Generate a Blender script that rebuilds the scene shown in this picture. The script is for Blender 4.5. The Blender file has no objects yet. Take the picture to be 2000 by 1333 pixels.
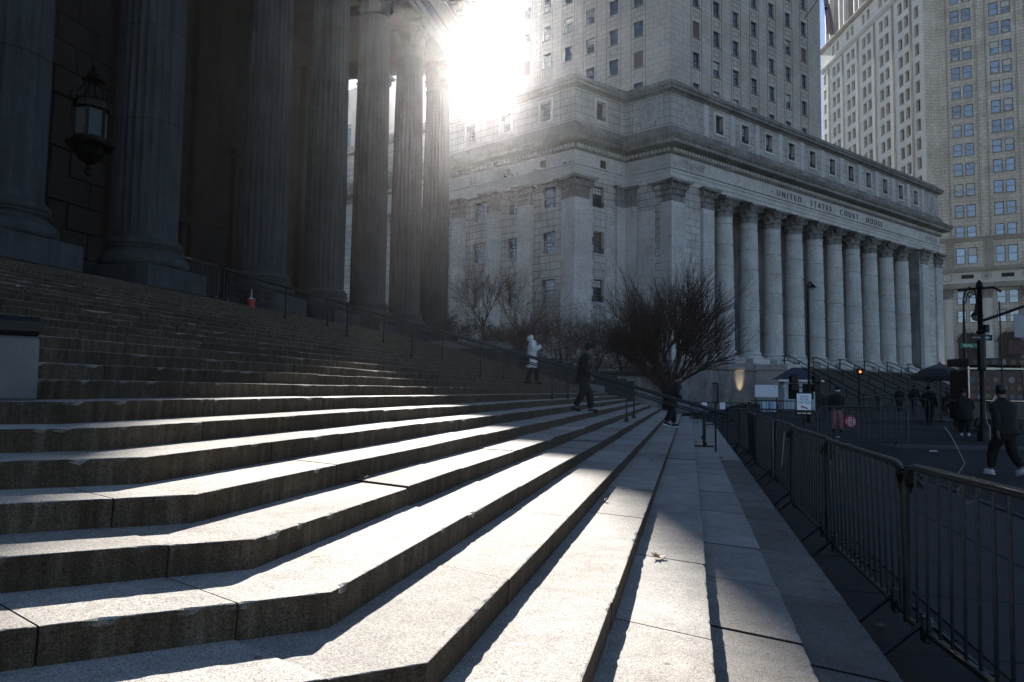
import bpy, bmesh, math, random
from math import sin, cos, tan, pi, radians, atan2, sqrt, floor, ceil, degrees
from mathutils import Vector, Matrix
RS = random.Random(7)
SC = bpy.context.scene
COL = SC.collection
EYE = 1.7194
# ------------------------------------------------------------------ camera
YAW, PITCH, ROLL = -0.2425, 0.0667, -0.0143
fw = Vector((sin(YAW) * cos(PITCH), cos(YAW) * cos(PITCH), sin(PITCH)))
rt = Vector((cos(YAW), -sin(YAW), 0))
up = rt.cross(fw)
R_ = rt * cos(ROLL) - up * sin(ROLL)
U_ = rt * sin(ROLL) + up * cos(ROLL)
cd = bpy.data.cameras.new('camera'); cam = bpy.data.objects.new('camera', cd); COL.objects.link(cam)
cd.sensor_width = 36; cd.lens = 1407 / 2000 * 36; cd.clip_start = .1; cd.clip_end = 3000
cam.matrix_world = Matrix(((R_.x, U_.x, -fw.x, 0), (R_.y, U_.y, -fw.y, 0), (R_.z, U_.z, -fw.z, EYE), (0, 0, 0, 1)))
SC.camera = cam
# ------------------------------------------------------------------ sky, sun, exposure
SUN_AZ, SUN_EL = radians(-15.93), radians(26.6)
W = bpy.data.worlds.new('World'); SC.world = W; W.use_nodes = True
nt = W.node_tree; nt.nodes.clear()
sk = nt.nodes.new('ShaderNodeTexSky'); sk.sky_type = 'NISHITA'; sk.sun_disc = False
sk.sun_elevation = SUN_EL; sk.sun_rotation = SUN_AZ; sk.air_density = .7; sk.dust_density = .05; sk.ozone_density = 1.0
bg = nt.nodes.new('ShaderNodeBackground'); bg.inputs[1].default_value = 0.05
wo = nt.nodes.new('ShaderNodeOutputWorld')
nt.links.new(sk.outputs[0], bg.inputs[0]); nt.links.new(bg.outputs[0], wo.inputs[0])
sl = bpy.data.lights.new('sun', 'SUN'); sl.energy = 5.0; sl.angle = radians(.53); sl.color = (1, .95, .885)
so = bpy.data.objects.new('sun', sl); COL.objects.link(so)
sd = Vector((sin(SUN_AZ) * cos(SUN_EL), cos(SUN_AZ) * cos(SUN_EL), sin(SUN_EL)))
so.rotation_euler = sd.to_track_quat('Z', 'Y').to_euler()
SC.view_settings.view_transform = 'Standard'; SC.view_settings.look = 'None'
SC.view_settings.gamma = 1; SC.view_settings.use_curve_mapping = False
SC.view_settings.exposure = 1.7
try:
    SC.cycles.use_denoising = True
    SC.cycles.max_bounces = 8; SC.cycles.volume_bounces = 0; SC.cycles.diffuse_bounces = 4; SC.cycles.glossy_bounces = 3
    SC.cycles.transparent_max_bounces = 6; SC.cycles.sample_clamp_indirect = 6
except Exception: pass

# ------------------------------------------------------------------ helpers
class MB:
    def __init__(s): s.v = []; s.f = []; s.mi = []; s.uv = {}; s.m = 0
    def add(s, vs, fs, uvs=None):
        o = len(s.v); s.v += [tuple(x) for x in vs]
        for i, f in enumerate(fs):
            s.f.append([a + o for a in f]); s.mi.append(s.m)
            if uvs: s.uv[len(s.f) - 1] = uvs[i]
        return s
    def box(s, x0, x1, y0, y1, z0, z1, M=None):
        vs = [Vector((x, y, z)) for z in (z0, z1) for y in (y0, y1) for x in (x0, x1)]
        if M is not None: vs = [M @ v for v in vs]
        return s.add(vs, [(0, 2, 3, 1), (4, 5, 7, 6), (0, 1, 5, 4), (1, 3, 7, 5), (3, 2, 6, 7), (2, 0, 4, 6)])
    def bbox(s, x0, x1, y0, y1, z0, z1, b=.01, M=None):   # chamfered box
        vs = []; 
        for sx in (0, 1):
            for sy in (0, 1):
                for sz in (0, 1):
                    X = x1 if sx else x0; Y = y1 if sy else y0; Z = z1 if sz else z0
                    dx = -b if sx else b; dy = -b if sy else b; dz = -b if sz else b
                    vs += [Vector((X + dx, Y + dy, Z)), Vector((X + dx, Y, Z + dz)), Vector((X, Y + dy, Z + dz))]
        if M is not None: vs = [M @ v for v in vs]
        i = lambda a, c, d, k: (a * 4 + c * 2 + d) * 3 + k
        fs = [(i(0,0,0,2), i(0,0,1,2), i(0,1,1,2), i(0,1,0,2)), (i(1,0,0,2), i(1,1,0,2), i(1,1,1,2), i(1,0,1,2)),
              (i(0,0,0,1), i(1,0,0,1), i(1,0,1,1), i(0,0,1,1)), (i(0,1,0,1), i(0,1,1,1), i(1,1,1,1), i(1,1,0,1)),
              (i(0,0,0,0), i(0,1,0,0), i(1,1,0,0), i(1,0,0,0)), (i(0,0,1,0), i(1,0,1,0), i(1,1,1,0), i(0,1,1,0))]
        for a in (0, 1):
            for c in (0, 1):
                fs.append((i(a,c,0,1), i(a,c,0,2), i(a,c,1,2), i(a,c,1,1)) if a == c else (i(a,c,0,1), i(a,c,1,1), i(a,c,1,2), i(a,c,0,2)))
                fs.append((i(a,0,c,0), i(a,1,c,0), i(a,1,c,2), i(a,0,c,2)) if a == c else (i(a,0,c,0), i(a,0,c,2), i(a,1,c,2), i(a,1,c,0)))
                fs.append((i(0,a,c,0), i(0,a,c,1), i(1,a,c,1), i(1,a,c,0)) if a == c else (i(0,a,c,0), i(1,a,c,0), i(1,a,c,1), i(0,a,c,1)))
                for d in (0, 1): 
                    t = (i(a,c,d,0), i(a,c,d,1), i(a,c,d,2)); fs.append(t if (a + c + d) % 2 else t[::-1])
        return s.add(vs, fs)
    def prism(s, poly, z0, z1, M=None):
        n = len(poly); vs = [Vector((p[0], p[1], z0)) for p in poly] + [Vector((p[0], p[1], z1)) for p in poly]
        if M is not None: vs = [M @ v for v in vs]
        ar = sum(poly[i][0] * poly[(i + 1) % n][1] - poly[(i + 1) % n][0] * poly[i][1] for i in range(n))
        a = list(range(n)); fs = [(i, (i + 1) % n, (i + 1) % n + n, i + n) for i in range(n)] + [a[::-1], [x + n for x in a]]
        if ar < 0: fs = [list(f)[::-1] for f in fs]
        return s.add(vs, fs)
    def lathe(s, prof, n=24, M=None, rf=None, cap=True, ph=0):
        vs = []; 
        for (r, z) in prof:
            for i in range(n):
                a = 2 * pi * i / n + ph; rr = r * (rf(i, z) if rf else 1)
                vs.append(Vector((rr * cos(a), rr * sin(a), z)))
        if M is not None: vs = [M @ v for v in vs]
        fs = [(k * n + i, k * n + (i + 1) % n, (k + 1) * n + (i + 1) % n, (k + 1) * n + i) for k in range(len(prof) - 1) for i in range(n)]
        if cap: fs += [list(range(n))[::-1], [(len(prof) - 1) * n + i for i in range(n)]]
        return s.add(vs, fs)
    def tube(s, pts, r, n=6, closed=False, r1=None):
        P = [Vector(p) for p in pts]; m = len(P); vs = []; 
        prev = None
        for k, p in enumerate(P):
            if closed: t = (P[(k + 1) % m] - P[k - 1])
            else: t = (P[min(k + 1, m - 1)] - P[max(k - 1, 0)])
            t = t.normalized() if t.length > 1e-9 else Vector((0, 0, 1))
            if prev is None:
                a = t.orthogonal().normalized()
            else:
                a = (prev - t * prev.dot(t)); a = a.normalized() if a.length > 1e-6 else t.orthogonal().normalized()
            prev = a; b = t.cross(a)
            rr = r if r1 is None else r + (r1 - r) * k / (m - 1)
            for i in range(n):
                an = 2 * pi * i / n; vs.append(p + a * cos(an) * rr + b * sin(an) * rr)
        fs = []
        for k in range(m if closed else m - 1):
            for i in range(n):
                fs.append((k * n + i, k * n + (i + 1) % n, ((k + 1) % m) * n + (i + 1) % n, ((k + 1) % m) * n + i))
        if not closed: fs += [list(range(n))[::-1], [(m - 1) * n + i for i in range(n)]]
        return s.add(vs, fs)
    def quad(s, a, b, c, d, uv=None): return s.add([a, b, c, d], [(0, 1, 2, 3)], [uv] if uv else None)
    def mesh(s, name, mats=None, smooth=None):
        me = bpy.data.meshes.new(name); me.from_pydata(s.v, [], s.f)
        for m in (mats if isinstance(mats, (list, tuple)) else [mats] if mats else []): me.materials.append(m)
        if max(s.mi, default=0) > 0: me.polygons.foreach_set('material_index', s.mi)
        if s.uv:
            ul = me.uv_layers.new(name='UVMap')
            for pi_, uvs in s.uv.items():
                if uvs:
                    for li, uv in zip(me.polygons[pi_].loop_indices, uvs): ul.data[li].uv = uv
        if smooth is not None:
            me.polygons.foreach_set('use_smooth', [True] * len(me.polygons))
            if smooth < 180:
                me.update()
                try: me.set_sharp_from_angle(angle=radians(smooth))
                except Exception: pass
        me.update(); return me
    def build(s, name, mats, parent=None, smooth=None, **kw): return put(name, s.mesh(name, mats, smooth), parent, **kw)
def put(name, me, parent=None, M=None, label=None, cat=None, group=None, kind=None):
    o = bpy.data.objects.new(name, me); COL.objects.link(o)
    if parent is not None: o.parent = parent
    if M is not None: o.matrix_local = M if parent is None else M
    if M is not None: o.matrix_basis = M
    if label: o['label'] = label
    if cat: o['category'] = cat
    if group: o['group'] = group
    if kind: o['kind'] = kind
    return o
def thing(name, label, cat, M=None, group=None, loc=None):
    if loc is not None: M = Matrix.Translation(loc)
    return put(name, None, None, M, label, cat, group)
def copy_tree(o, parent=None, M=None, label=None, group=None):
    c = o.copy(); COL.objects.link(c)
    if parent is not None: c.parent = parent
    if M is not None: c.matrix_basis = M
    if label: c['label'] = label
    if group: c['group'] = group
    for ch in [x for x in KIDS.get(o.name, [])]: copy_tree(ch, c)
    return c
KIDS = {}
def text_mesh(o):   # turn a text object's curve into a real mesh
    dg = bpy.context.evaluated_depsgraph_get(); dg.update(); me = bpy.data.meshes.new_from_object(o.evaluated_get(dg)); P_ = o.parent; nm = o.name; M = o.matrix_basis.copy(); c = o.data
    bpy.data.objects.remove(o); bpy.data.curves.remove(c); KIDS[P_.name] = [k for k in KIDS[P_.name] if _alive(k)]
    return put(nm, me, P_, M)
def split_letters(o, parent):   # one mesh per letter
    me = o.data; bm = bmesh.new(); bm.from_mesh(me); bm.verts.ensure_lookup_table(); seen = {}; isl = []
    for v in bm.verts:
        if v.index in seen: continue
        st = [v]; cur = []; seen[v.index] = 1
        while st:
            q = st.pop(); cur.append(q.index)
            for e in q.link_edges:
                w = e.other_vert(q)
                if w.index not in seen: seen[w.index] = 1; st.append(w)
        isl.append(set(cur))
    vs = [v.co.copy() for v in bm.verts]; fs = [[v.index for v in f.verts] for f in bm.faces]; M = o.matrix_basis.copy(); mat = me.materials[0]; bm.free()
    for s in isl:
        idx = {a: i for i, a in enumerate(sorted(s))}; mb = MB(); mb.add([vs[a] for a in sorted(s)], [[idx[a] for a in f] for f in fs if f[0] in s])
        put('letter', mb.mesh('letter', mat), parent, M)
    KIDS[parent.name].remove(o); bpy.data.objects.remove(o)
def _alive(k):
    try: k.name; return True
    except ReferenceError: return False
_put = put
def put(name, me, parent=None, *a, **k):
    o = _put(name, me, parent, *a, **k)
    if parent is not None: KIDS.setdefault(parent.name, []).append(o)
    return o
def T(x, y, z): return Matrix.Translation((x, y, z))
def RZ(a): return Matrix.Rotation(a, 4, 'Z')
def RX(a): return Matrix.Rotation(a, 4, 'X')
def RY(a): return Matrix.Rotation(a, 4, 'Y')
def SCL(x, y, z): return Matrix.Diagonal((x, y, z, 1))
def azv(deg): return Vector((sin(radians(deg)), cos(radians(deg)), 0))
def FR(p, az):   # facade frame: local x along az (left to right seen from outside), local y into the wall
    u = azv(az); n = Vector((-u.y, u.x, 0))
    return Matrix(((u.x, n.x, 0, p[0]), (u.y, n.y, 0, p[1]), (0, 0, 1, 0), (0, 0, 0, 1)))
def from_cam(lat, dep, z=0):     # a place given by metres right of and ahead of the photographer
    f2 = Vector((sin(YAW), cos(YAW))); r2 = Vector((cos(YAW), -sin(YAW)))
    q = r2 * lat + f2 * dep; return Vector((q.x, q.y, z))
def ground_z(p):
    d = p[0] * sin(YAW) + p[1] * cos(YAW)
    e = min(1, max(0, (p[0] - 1.3) / 3.0))
    return .0135 * max(0, d - 12) * e

# ------------------------------------------------------------------ materials
def newmat(name):
    m = bpy.data.materials.new(name); m.use_nodes = True; t = m.node_tree; b = t.nodes['Principled BSDF']; return m, t, b
def nd(t, k, **kw):
    n = t.nodes.new(k)
    for a, v in kw.items():
        if a.startswith('i'): 
            key = a[1:]; n.inputs[int(key) if key.isdigit() else key].default_value = v
        else: setattr(n, a, v)
    return n
def ramp(t, src, stops):
    r = t.nodes.new('ShaderNodeValToRGB'); t.links.new(src, r.inputs[0]); e = r.color_ramp.elements
    while len(e) < len(stops): e.new(.5)
    for k, (p, c) in enumerate(stops): e[k].position = p; e[k].color = (c[0], c[1], c[2], 1) if len(c) == 3 else c
    return r.outputs[0]
def mixc(t, fac, a, b, mode='MIX'):
    n = t.nodes.new('ShaderNodeMix'); n.data_type = 'RGBA'; n.blend_type = mode
    for s, v in ((n.inputs['Factor'], fac), (n.inputs[6], a), (n.inputs[7], b)):
        if hasattr(v, 'is_linked') or isinstance(v, bpy.types.NodeSocket): t.links.new(v, s)
        elif isinstance(v, (int, float)): s.default_value = v
        else: s.default_value = (v[0], v[1], v[2], 1)
    return n.outputs[2]
def noise(t, vec, scale, detail=4, rough=.6):
    n = nd(t, 'ShaderNodeTexNoise'); n.inputs['Scale'].default_value = scale; n.inputs['Detail'].default_value = detail; n.inputs['Roughness'].default_value = rough
    t.links.new(vec, n.inputs['Vector']); return n.outputs[0]
def g3(v): return (v, v, v)
def stone(name, col, speck=.25, sscale=160, rough=.6, bump=.15, stain=(.5, .25), warm=0, brick=None, streak=0, spec=.12, joint=.35, island=0, dirtc=(.45, .42, .38)):
    m, t, b = newmat(name); geo = nd(t, 'ShaderNodeNewGeometry'); pos = geo.outputs['Position']
    f = noise(t, pos, sscale, 3, .7); c = ramp(t, f, [(.3, g3(1 - speck)), (.5, g3(1)), (.72, g3(1 + speck * .8))])
    big = noise(t, pos, stain[0], 5, .62); st = ramp(t, big, [(.35, dirtc), (.62, g3(1))])
    mid = ramp(t, noise(t, pos, 6, 4, .7), [(.3, g3(.86)), (.7, g3(1.1))])
    base = mixc(t, 1.0, col, c, 'MULTIPLY'); base = mixc(t, 1.0, base, mid, 'MULTIPLY'); base = mixc(t, stain[1], base, mixc(t, 1.0, base, st, 'MULTIPLY'))
    if island:
        r = ramp(t, geo.outputs['Random Per Island'], [(0, g3(1 - island)), (1, g3(1 + island))]); base = mixc(t, 1.0, base, r, 'MULTIPLY')
    if streak:
        sp = nd(t, 'ShaderNodeMapping'); sp.inputs['Scale'].default_value = (5, 5, .35); t.links.new(pos, sp.inputs[0])
        s2 = ramp(t, noise(t, sp.outputs[0], 1.0, 5, .7), [(.38, dirtc), (.6, g3(1))]); base = mixc(t, streak, base, mixc(t, 1.0, base, s2, 'MULTIPLY'))
    bh = noise(t, pos, sscale * .6, 4, .75)
    if brick:
        uv = nd(t, 'ShaderNodeUVMap'); br = nd(t, 'ShaderNodeTexBrick'); t.links.new(uv.outputs[0], br.inputs['Vector'])
        br.inputs['Scale'].default_value = 1; br.inputs['Brick Width'].default_value = brick[0]; br.inputs['Row Height'].default_value = brick[1]
        br.inputs['Mortar Size'].default_value = brick[2]; br.inputs['Mortar Smooth'].default_value = .3; br.offset = .5
        br.inputs['Color1'].default_value = (.93, .93, .93, 1); br.inputs['Color2'].default_value = (1.05, 1.04, 1.02, 1); br.inputs['Mortar'].default_value = (joint, joint, joint, 1)
        base = mixc(t, 1.0, base, br.outputs[0], 'MULTIPLY')
        mth = nd(t, 'ShaderNodeMath', operation='MULTIPLY_ADD'); t.links.new(br.outputs['Fac'], mth.inputs[0]); mth.inputs[1].default_value = -2.0; t.links.new(bh, mth.inputs[2]); bh = mth.outputs[0]
    t.links.new(base, b.inputs['Base Color']); b.inputs['Roughness'].default_value = rough
    b.inputs['Specular IOR Level'].default_value = spec
    bp = nd(t, 'ShaderNodeBump'); bp.inputs['Strength'].default_value = bump; bp.inputs['Distance'].default_value = .01
    t.links.new(bh, bp.inputs['Height']); t.links.new(bp.outputs[0], b.inputs['Normal']); return m
def plain(name, col, rough=.5, metal=0, var=.15, scale=20, bump=0, spec=.5, emit=None):
    m, t, b = newmat(name); geo = nd(t, 'ShaderNodeTexCoord'); pos = geo.outputs['Object']
    c = ramp(t, noise(t, pos, scale, 4), [(.3, g3(1 - var)), (.7, g3(1 + var))])
    t.links.new(mixc(t, 1.0, col, c, 'MULTIPLY'), b.inputs['Base Color']); b.inputs['Roughness'].default_value = rough; b.inputs['Metallic'].default_value = metal
    b.inputs['Specular IOR Level'].default_value = spec
    if emit: b.inputs['Emission Color'].default_value = (*col, 1); b.inputs['Emission Strength'].default_value = emit
    if bump:
        bp = nd(t, 'ShaderNodeBump'); bp.inputs['Strength'].default_value = bump; bp.inputs['Distance'].default_value = .01
        t.links.new(noise(t, pos, scale * 3, 3), bp.inputs['Height']); t.links.new(bp.outputs[0], b.inputs['Normal'])
    return m
M_ = {}
def granite_steps(name='step_granite', shade_mul=1):
    m, t, b = newmat(name); geo = nd(t, 'ShaderNodeNewGeometry'); pos = geo.outputs['Position']
    vo = nd(t, 'ShaderNodeTexVoronoi'); vo.inputs['Scale'].default_value = 210; t.links.new(pos, vo.inputs['Vector'])
    sp = ramp(t, vo.outputs['Color'], [(.2, g3(.55)), (.5, g3(1)), (.85, g3(1.4))])
    sp2 = ramp(t, noise(t, pos, 340, 2, .8), [(.34, g3(.55)), (.5, g3(1)), (.68, g3(1.35))])
    mid = ramp(t, noise(t, pos, 5, 5, .7), [(.3, g3(.8)), (.7, g3(1.12))])
    big = ramp(t, noise(t, pos, 1.1, 6, .65), [(.3, (.7, .66, .62)), (.45, (.9, .87, .84)), (.62, (1.05, 1.03, 1.0))]); sp3 = ramp(t, noise(t, pos, 28, 2, .5), [(.28, g3(.6)), (.34, g3(1))]); mid = mixc(t, 1.0, mid, sp3, 'MULTIPLY'); gv = nd(t, 'ShaderNodeTexVoronoi'); gv.inputs['Scale'].default_value = 2.6; t.links.new(pos, gv.inputs['Vector']); mid = mixc(t, 1.0, mid, ramp(t, gv.outputs['Distance'], [(.035, g3(.45)), (.06, g3(1))]), 'MULTIPLY')
    isl = nd(t, 'ShaderNodeObjectInfo'); rr = ramp(t, isl.outputs['Random'], [(0, (.78, .765, .75)), (1, (1.12, 1.11, 1.09))])
    base = (.39, .378, .36)
    c = mixc(t, 1.0, base, sp, 'MULTIPLY'); c = mixc(t, .8, c, mixc(t, 1.0, c, sp2, 'MULTIPLY')); c = mixc(t, 1.0, c, mid, 'MULTIPLY'); c = mixc(t, 1.0, c, big, 'MULTIPLY'); c = mixc(t, 1.0, c, rr, 'MULTIPLY')
    # rust and soil streaks on upright riser faces, with extra shade painted in
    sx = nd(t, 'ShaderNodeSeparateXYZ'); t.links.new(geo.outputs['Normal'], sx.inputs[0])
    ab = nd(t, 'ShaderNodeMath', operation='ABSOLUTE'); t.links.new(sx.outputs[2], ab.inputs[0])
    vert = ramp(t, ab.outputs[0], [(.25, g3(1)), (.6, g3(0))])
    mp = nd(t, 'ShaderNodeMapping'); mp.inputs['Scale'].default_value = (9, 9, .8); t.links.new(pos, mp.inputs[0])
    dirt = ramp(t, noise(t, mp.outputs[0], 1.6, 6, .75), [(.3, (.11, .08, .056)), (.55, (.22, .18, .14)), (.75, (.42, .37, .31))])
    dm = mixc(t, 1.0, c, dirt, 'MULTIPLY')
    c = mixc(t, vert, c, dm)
    if shade_mul < 1: c = mixc(t, 1.0, c, g3(shade_mul), 'MULTIPLY')
    t.links.new(c, b.inputs['Base Color'])
    b.inputs['Roughness'].default_value = .85; b.inputs['Specular IOR Level'].default_value = .14
    bp = nd(t, 'ShaderNodeBump'); bp.inputs['Strength'].default_value = .4; bp.inputs['Distance'].default_value = .004
    t.links.new(noise(t, pos, 150, 4, .8), bp.inputs['Height']); t.links.new(bp.outputs[0], b.inputs['Normal'])
    return m
GR = granite_steps(); GR2 = granite_steps('shaded_step_granite', .62)  # second copy is for the lowest step, its deeper shade put into the colour
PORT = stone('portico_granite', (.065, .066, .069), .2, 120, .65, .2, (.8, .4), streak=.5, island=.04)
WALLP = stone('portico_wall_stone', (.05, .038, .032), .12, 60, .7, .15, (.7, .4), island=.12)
US = stone('federal_granite', (.61, .6, .58), .34, 12, .7, .1, (.5, .35), streak=.18, island=.03, dirtc=(.35, .32, .3))
USW = stone('federal_wall_granite', (.56, .545, .52), .2, 14, .7, .15, (.35, .45), streak=.35, brick=(1.5, .62, .035), joint=.42, dirtc=(.35, .32, .3))
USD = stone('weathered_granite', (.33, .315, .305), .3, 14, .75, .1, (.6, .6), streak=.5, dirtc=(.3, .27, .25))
TOW = stone('tower_granite', (.53, .5, .465), .12, 10, .7, .1, (.3, .35), streak=.3, brick=(1.6, .7, .03), joint=.55, dirtc=(.5, .46, .43))
MUL = stone('pale_limestone', (.74, .71, .66), .08, 8, .7, .1, (.2, .25), streak=.15, brick=(1.5, .68, .02), joint=.8, dirtc=(.6, .56, .5))  # paler than the right face's stone, so the left face looks brighter lit
MUR = stone('weathered_limestone', (.7, .64, .56), .12, 8, .7, .1, (.3, .4), streak=.3, brick=(1.4, .68, .05), joint=.55, dirtc=(.36, .32, .27))
BLK = plain('black_iron', (.012, .012, .013), .42, .6, .3, 30)
DKI = plain('dark_bronze', (.02, .017, .014), .45, .7, .4, 25)
GALV = plain('dull_galvanised_steel', (.04, .044, .05), .34, .75, .35, 18)
RAILM = plain('brushed_rail_metal', (.03, .032, .035), .38, .8, .25, 18)
FRAME = plain('dark_window_frame', (.02, .022, .025), .5, 0, .2, 10)
def glass(name, col, rough=.06, var=.5, sc=.9):
    m, t, b = newmat(name); oi = nd(t, 'ShaderNodeObjectInfo'); tc = nd(t, 'ShaderNodeTexCoord')
    add = nd(t, 'ShaderNodeVectorMath', operation='ADD'); t.links.new(tc.outputs['Object'], add.inputs[0])
    cm = nd(t, 'ShaderNodeVectorMath', operation='SCALE'); 
    cx = nd(t, 'ShaderNodeCombineXYZ'); t.links.new(oi.outputs['Random'], cx.inputs[0]); t.links.new(oi.outputs['Random'], cx.inputs[2])
    t.links.new(cx.outputs[0], cm.inputs[0]); cm.inputs['Scale'].default_value = 37; t.links.new(cm.outputs[0], add.inputs[1])
    n = noise(t, add.outputs[0], sc, 3)
    c = ramp(t, n, [(.35, [x * (1 - var) for x in col]), (.65, [x * (1 + var) for x in col])])
    rr = ramp(t, oi.outputs['Random'], [(0, g3(.4)), (1, g3(1.6))])
    t.links.new(mixc(t, 1.0, c, rr, 'MULTIPLY'), b.inputs['Base Color']); b.inputs['Roughness'].default_value = rough
    b.inputs['Specular IOR Level'].default_value = 1.0; b.inputs['IOR'].default_value = 1.9
    bp = nd(t, 'ShaderNodeBump'); bp.inputs['Strength'].default_value = .12; bp.inputs['Distance'].default_value = .03
    t.links.new(noise(t, add.outputs[0], 1.4, 2), bp.inputs['Height']); t.links.new(bp.outputs[0], b.inputs['Normal'])
    return m
GLA = glass('window_glass', (.05, .06, .07))
GLB = glass('blue_reflecting_glass', (.10, .16, .22), .05, .45, .6)
GLK = plain('dark_room_glass', (.008, .008, .009), .5, 0, .2, 5, spec=.1)
BLIND = plain('drawn_blind', (.5, .5, .48), .8, 0, .1, 5)
# ------------------------------------------------------------------ ground
def ground():
    mb = MB(); xs = [-400, -120, -60, -30, -12, -6, -2, 0, 1.3, 1.88, 2.5, 3.2, 4.3, 6, 8, 11, 15, 20, 26, 34, 44, 60, 90, 150, 300, 900]
    ys = [-300, -60, -20, -8, -2, 2, 5, 8, 11, 14, 18, 22, 26, 32, 38, 45, 55, 66, 80, 100, 130, 180, 300, 600, 1200]
    n = len(xs)
    for y in ys:
        for x in xs: mb.v.append((x, y, min(ground_z((x, y)), 2.2)))
    for j in range(len(ys) - 1):
        for i in range(n - 1): mb.f.append([j * n + i, j * n + i + 1, (j + 1) * n + i + 1, (j + 1) * n + i]); mb.mi.append(0)
    m, t, b = newmat('worn_asphalt'); geo = nd(t, 'ShaderNodeNewGeometry'); pos = geo.outputs['Position']
    c = ramp(t, noise(t, pos, 90, 3, .8), [(.3, (.016, .016, .0165)), (.6, (.027, .027, .028)), (.75, (.06, .06, .06))])
    c = mixc(t, 1.0, c, ramp(t, noise(t, pos, .35, 5, .7), [(.35, g3(.7)), (.65, g3(1.25))]), 'MULTIPLY')
    pv = nd(t, 'ShaderNodeTexVoronoi'); pv.inputs['Scale'].default_value = .16; t.links.new(pos, pv.inputs['Vector'])
    c = mixc(t, .7, c, mixc(t, 1.0, c, ramp(t, pv.outputs['Color'], [(.2, g3(.6)), (.8, g3(1.7))]), 'MULTIPLY'))
    cv = nd(t, 'ShaderNodeTexVoronoi', feature='DISTANCE_TO_EDGE'); cv.inputs['Scale'].default_value = .45
    wv = nd(t, 'ShaderNodeMix', data_type='VECTOR') if False else None
    nz = nd(t, 'ShaderNodeTexNoise'); nz.inputs['Scale'].default_value = 1.5; t.links.new(pos, nz.inputs['Vector']); va = nd(t, 'ShaderNodeVectorMath', operation='ADD'); t.links.new(pos, va.inputs[0]); t.links.new(nz.outputs['Color'], va.inputs[1]); t.links.new(va.outputs[0], cv.inputs['Vector'])
    c = mixc(t, 1.0, c, ramp(t, cv.outputs['Distance'], [(.004, g3(.35)), (.014, g3(1))]), 'MULTIPLY')
    t.links.new(c, b.inputs['Base Color']); b.inputs['Roughness'].default_value = .8; b.inputs['Specular IOR Level'].default_value = .15
    bp = nd(t, 'ShaderNodeBump'); bp.inputs['Strength'].default_value = .4; bp.inputs['Distance'].default_value = .01
    t.links.new(noise(t, pos, 120, 3, .8), bp.inputs['Height']); t.links.new(bp.outputs[0], b.inputs['Normal'])
    mb.build('street', m, kind='structure', label='dark worn asphalt street and plaza', smooth=180)
ground()
SIDE = stone('sidewalk_stone', (.03, .03, .031), .2, 90, .7, .25, (.7, .5), island=.1)
SIDE2 = stone('pale_sidewalk_stone', (.042, .044, .046), .2, 90, .65, .25, (.7, .4))
def paving():
    root = put('sidewalk', None, kind='structure', label='dark stone sidewalk flags at the foot of the steps')
    rs = random.Random(3); y = -2.0; k = 0
    while y < 34:
        L = rs.uniform(1.35, 1.6); x = 1.02
        for (w, mt) in ((.85, SIDE), (1.35, SIDE2), (1.3, SIDE2)):
            if y > 22 and w > 1: x += w; continue
            dz = rs.uniform(-.003, .003); mb = MB()
            g = [ground_z((x + a * w, y + c * L)) for a, c in ((0, 0), (1, 0), (0, 1), (1, 1))]
            mb.bbox(x + .005, x + w - .005, y + .005, y + L - .005, -.3, .012 + dz, .006)
            for i, v in enumerate(mb.v):
                if v[2] > -.1: mb.v[i] = (v[0], v[1], v[2] + ground_z(v))
            mb.build('flagstone', mt, root); x += w
        y += L
    kb = MB()      # granite kerb along the flags
    y = -2
    while y < 22:
        z = ground_z((4.6, y + 1)); kb2 = MB(); kb2.bbox(4.53, 4.68, y + .004, y + 1.99, -.2, .03 + z, .012); kb2.build('kerbstone', SIDE2, root); y += 2
paving()
# pale worn concrete crossing bands in the street
PAINT = stone('worn_white_paint', (.1, .105, .11), .3, 60, .6, .1, (1.2, .8), dirtc=(.3, .3, .3))
CONC = stone('worn_concrete_band', (.05, .053, .058), .2, 60, .6, .1, (1.0, .6))
def band(p, q, w, mat, name='crosswalk_stripe'):
    p = Vector(p); q = Vector(q); d = (q - p).normalized(); n = Vector((-d.y, d.x)) * w / 2; mb = MB(); N = 14
    L = [p + (q - p) * i / N for i in range(N + 1)]
    for a in L:
        for s in (-1, 1): e = a + n * s; mb.v.append((e.x, e.y, ground_z(e) + .006))
    for i in range(N): mb.f.append([2 * i, 2 * i + 2, 2 * i + 3, 2 * i + 1]); mb.mi.append(0)
    mb.build(name, mat, kind='structure')
def cpt(lat, dep): v = from_cam(lat, dep); return (v.x, v.y)
band(cpt(11.6, 22.3), cpt(26, 21.7), 1.5, CONC, 'drainage_band')
band(cpt(10.5, 42), cpt(34, 38.5), .45, PAINT)
band(cpt(15, 50.5), cpt(27, 48), .5, PAINT)
band(cpt(12, 33.5), cpt(22, 32.6), .3, PAINT)

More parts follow.
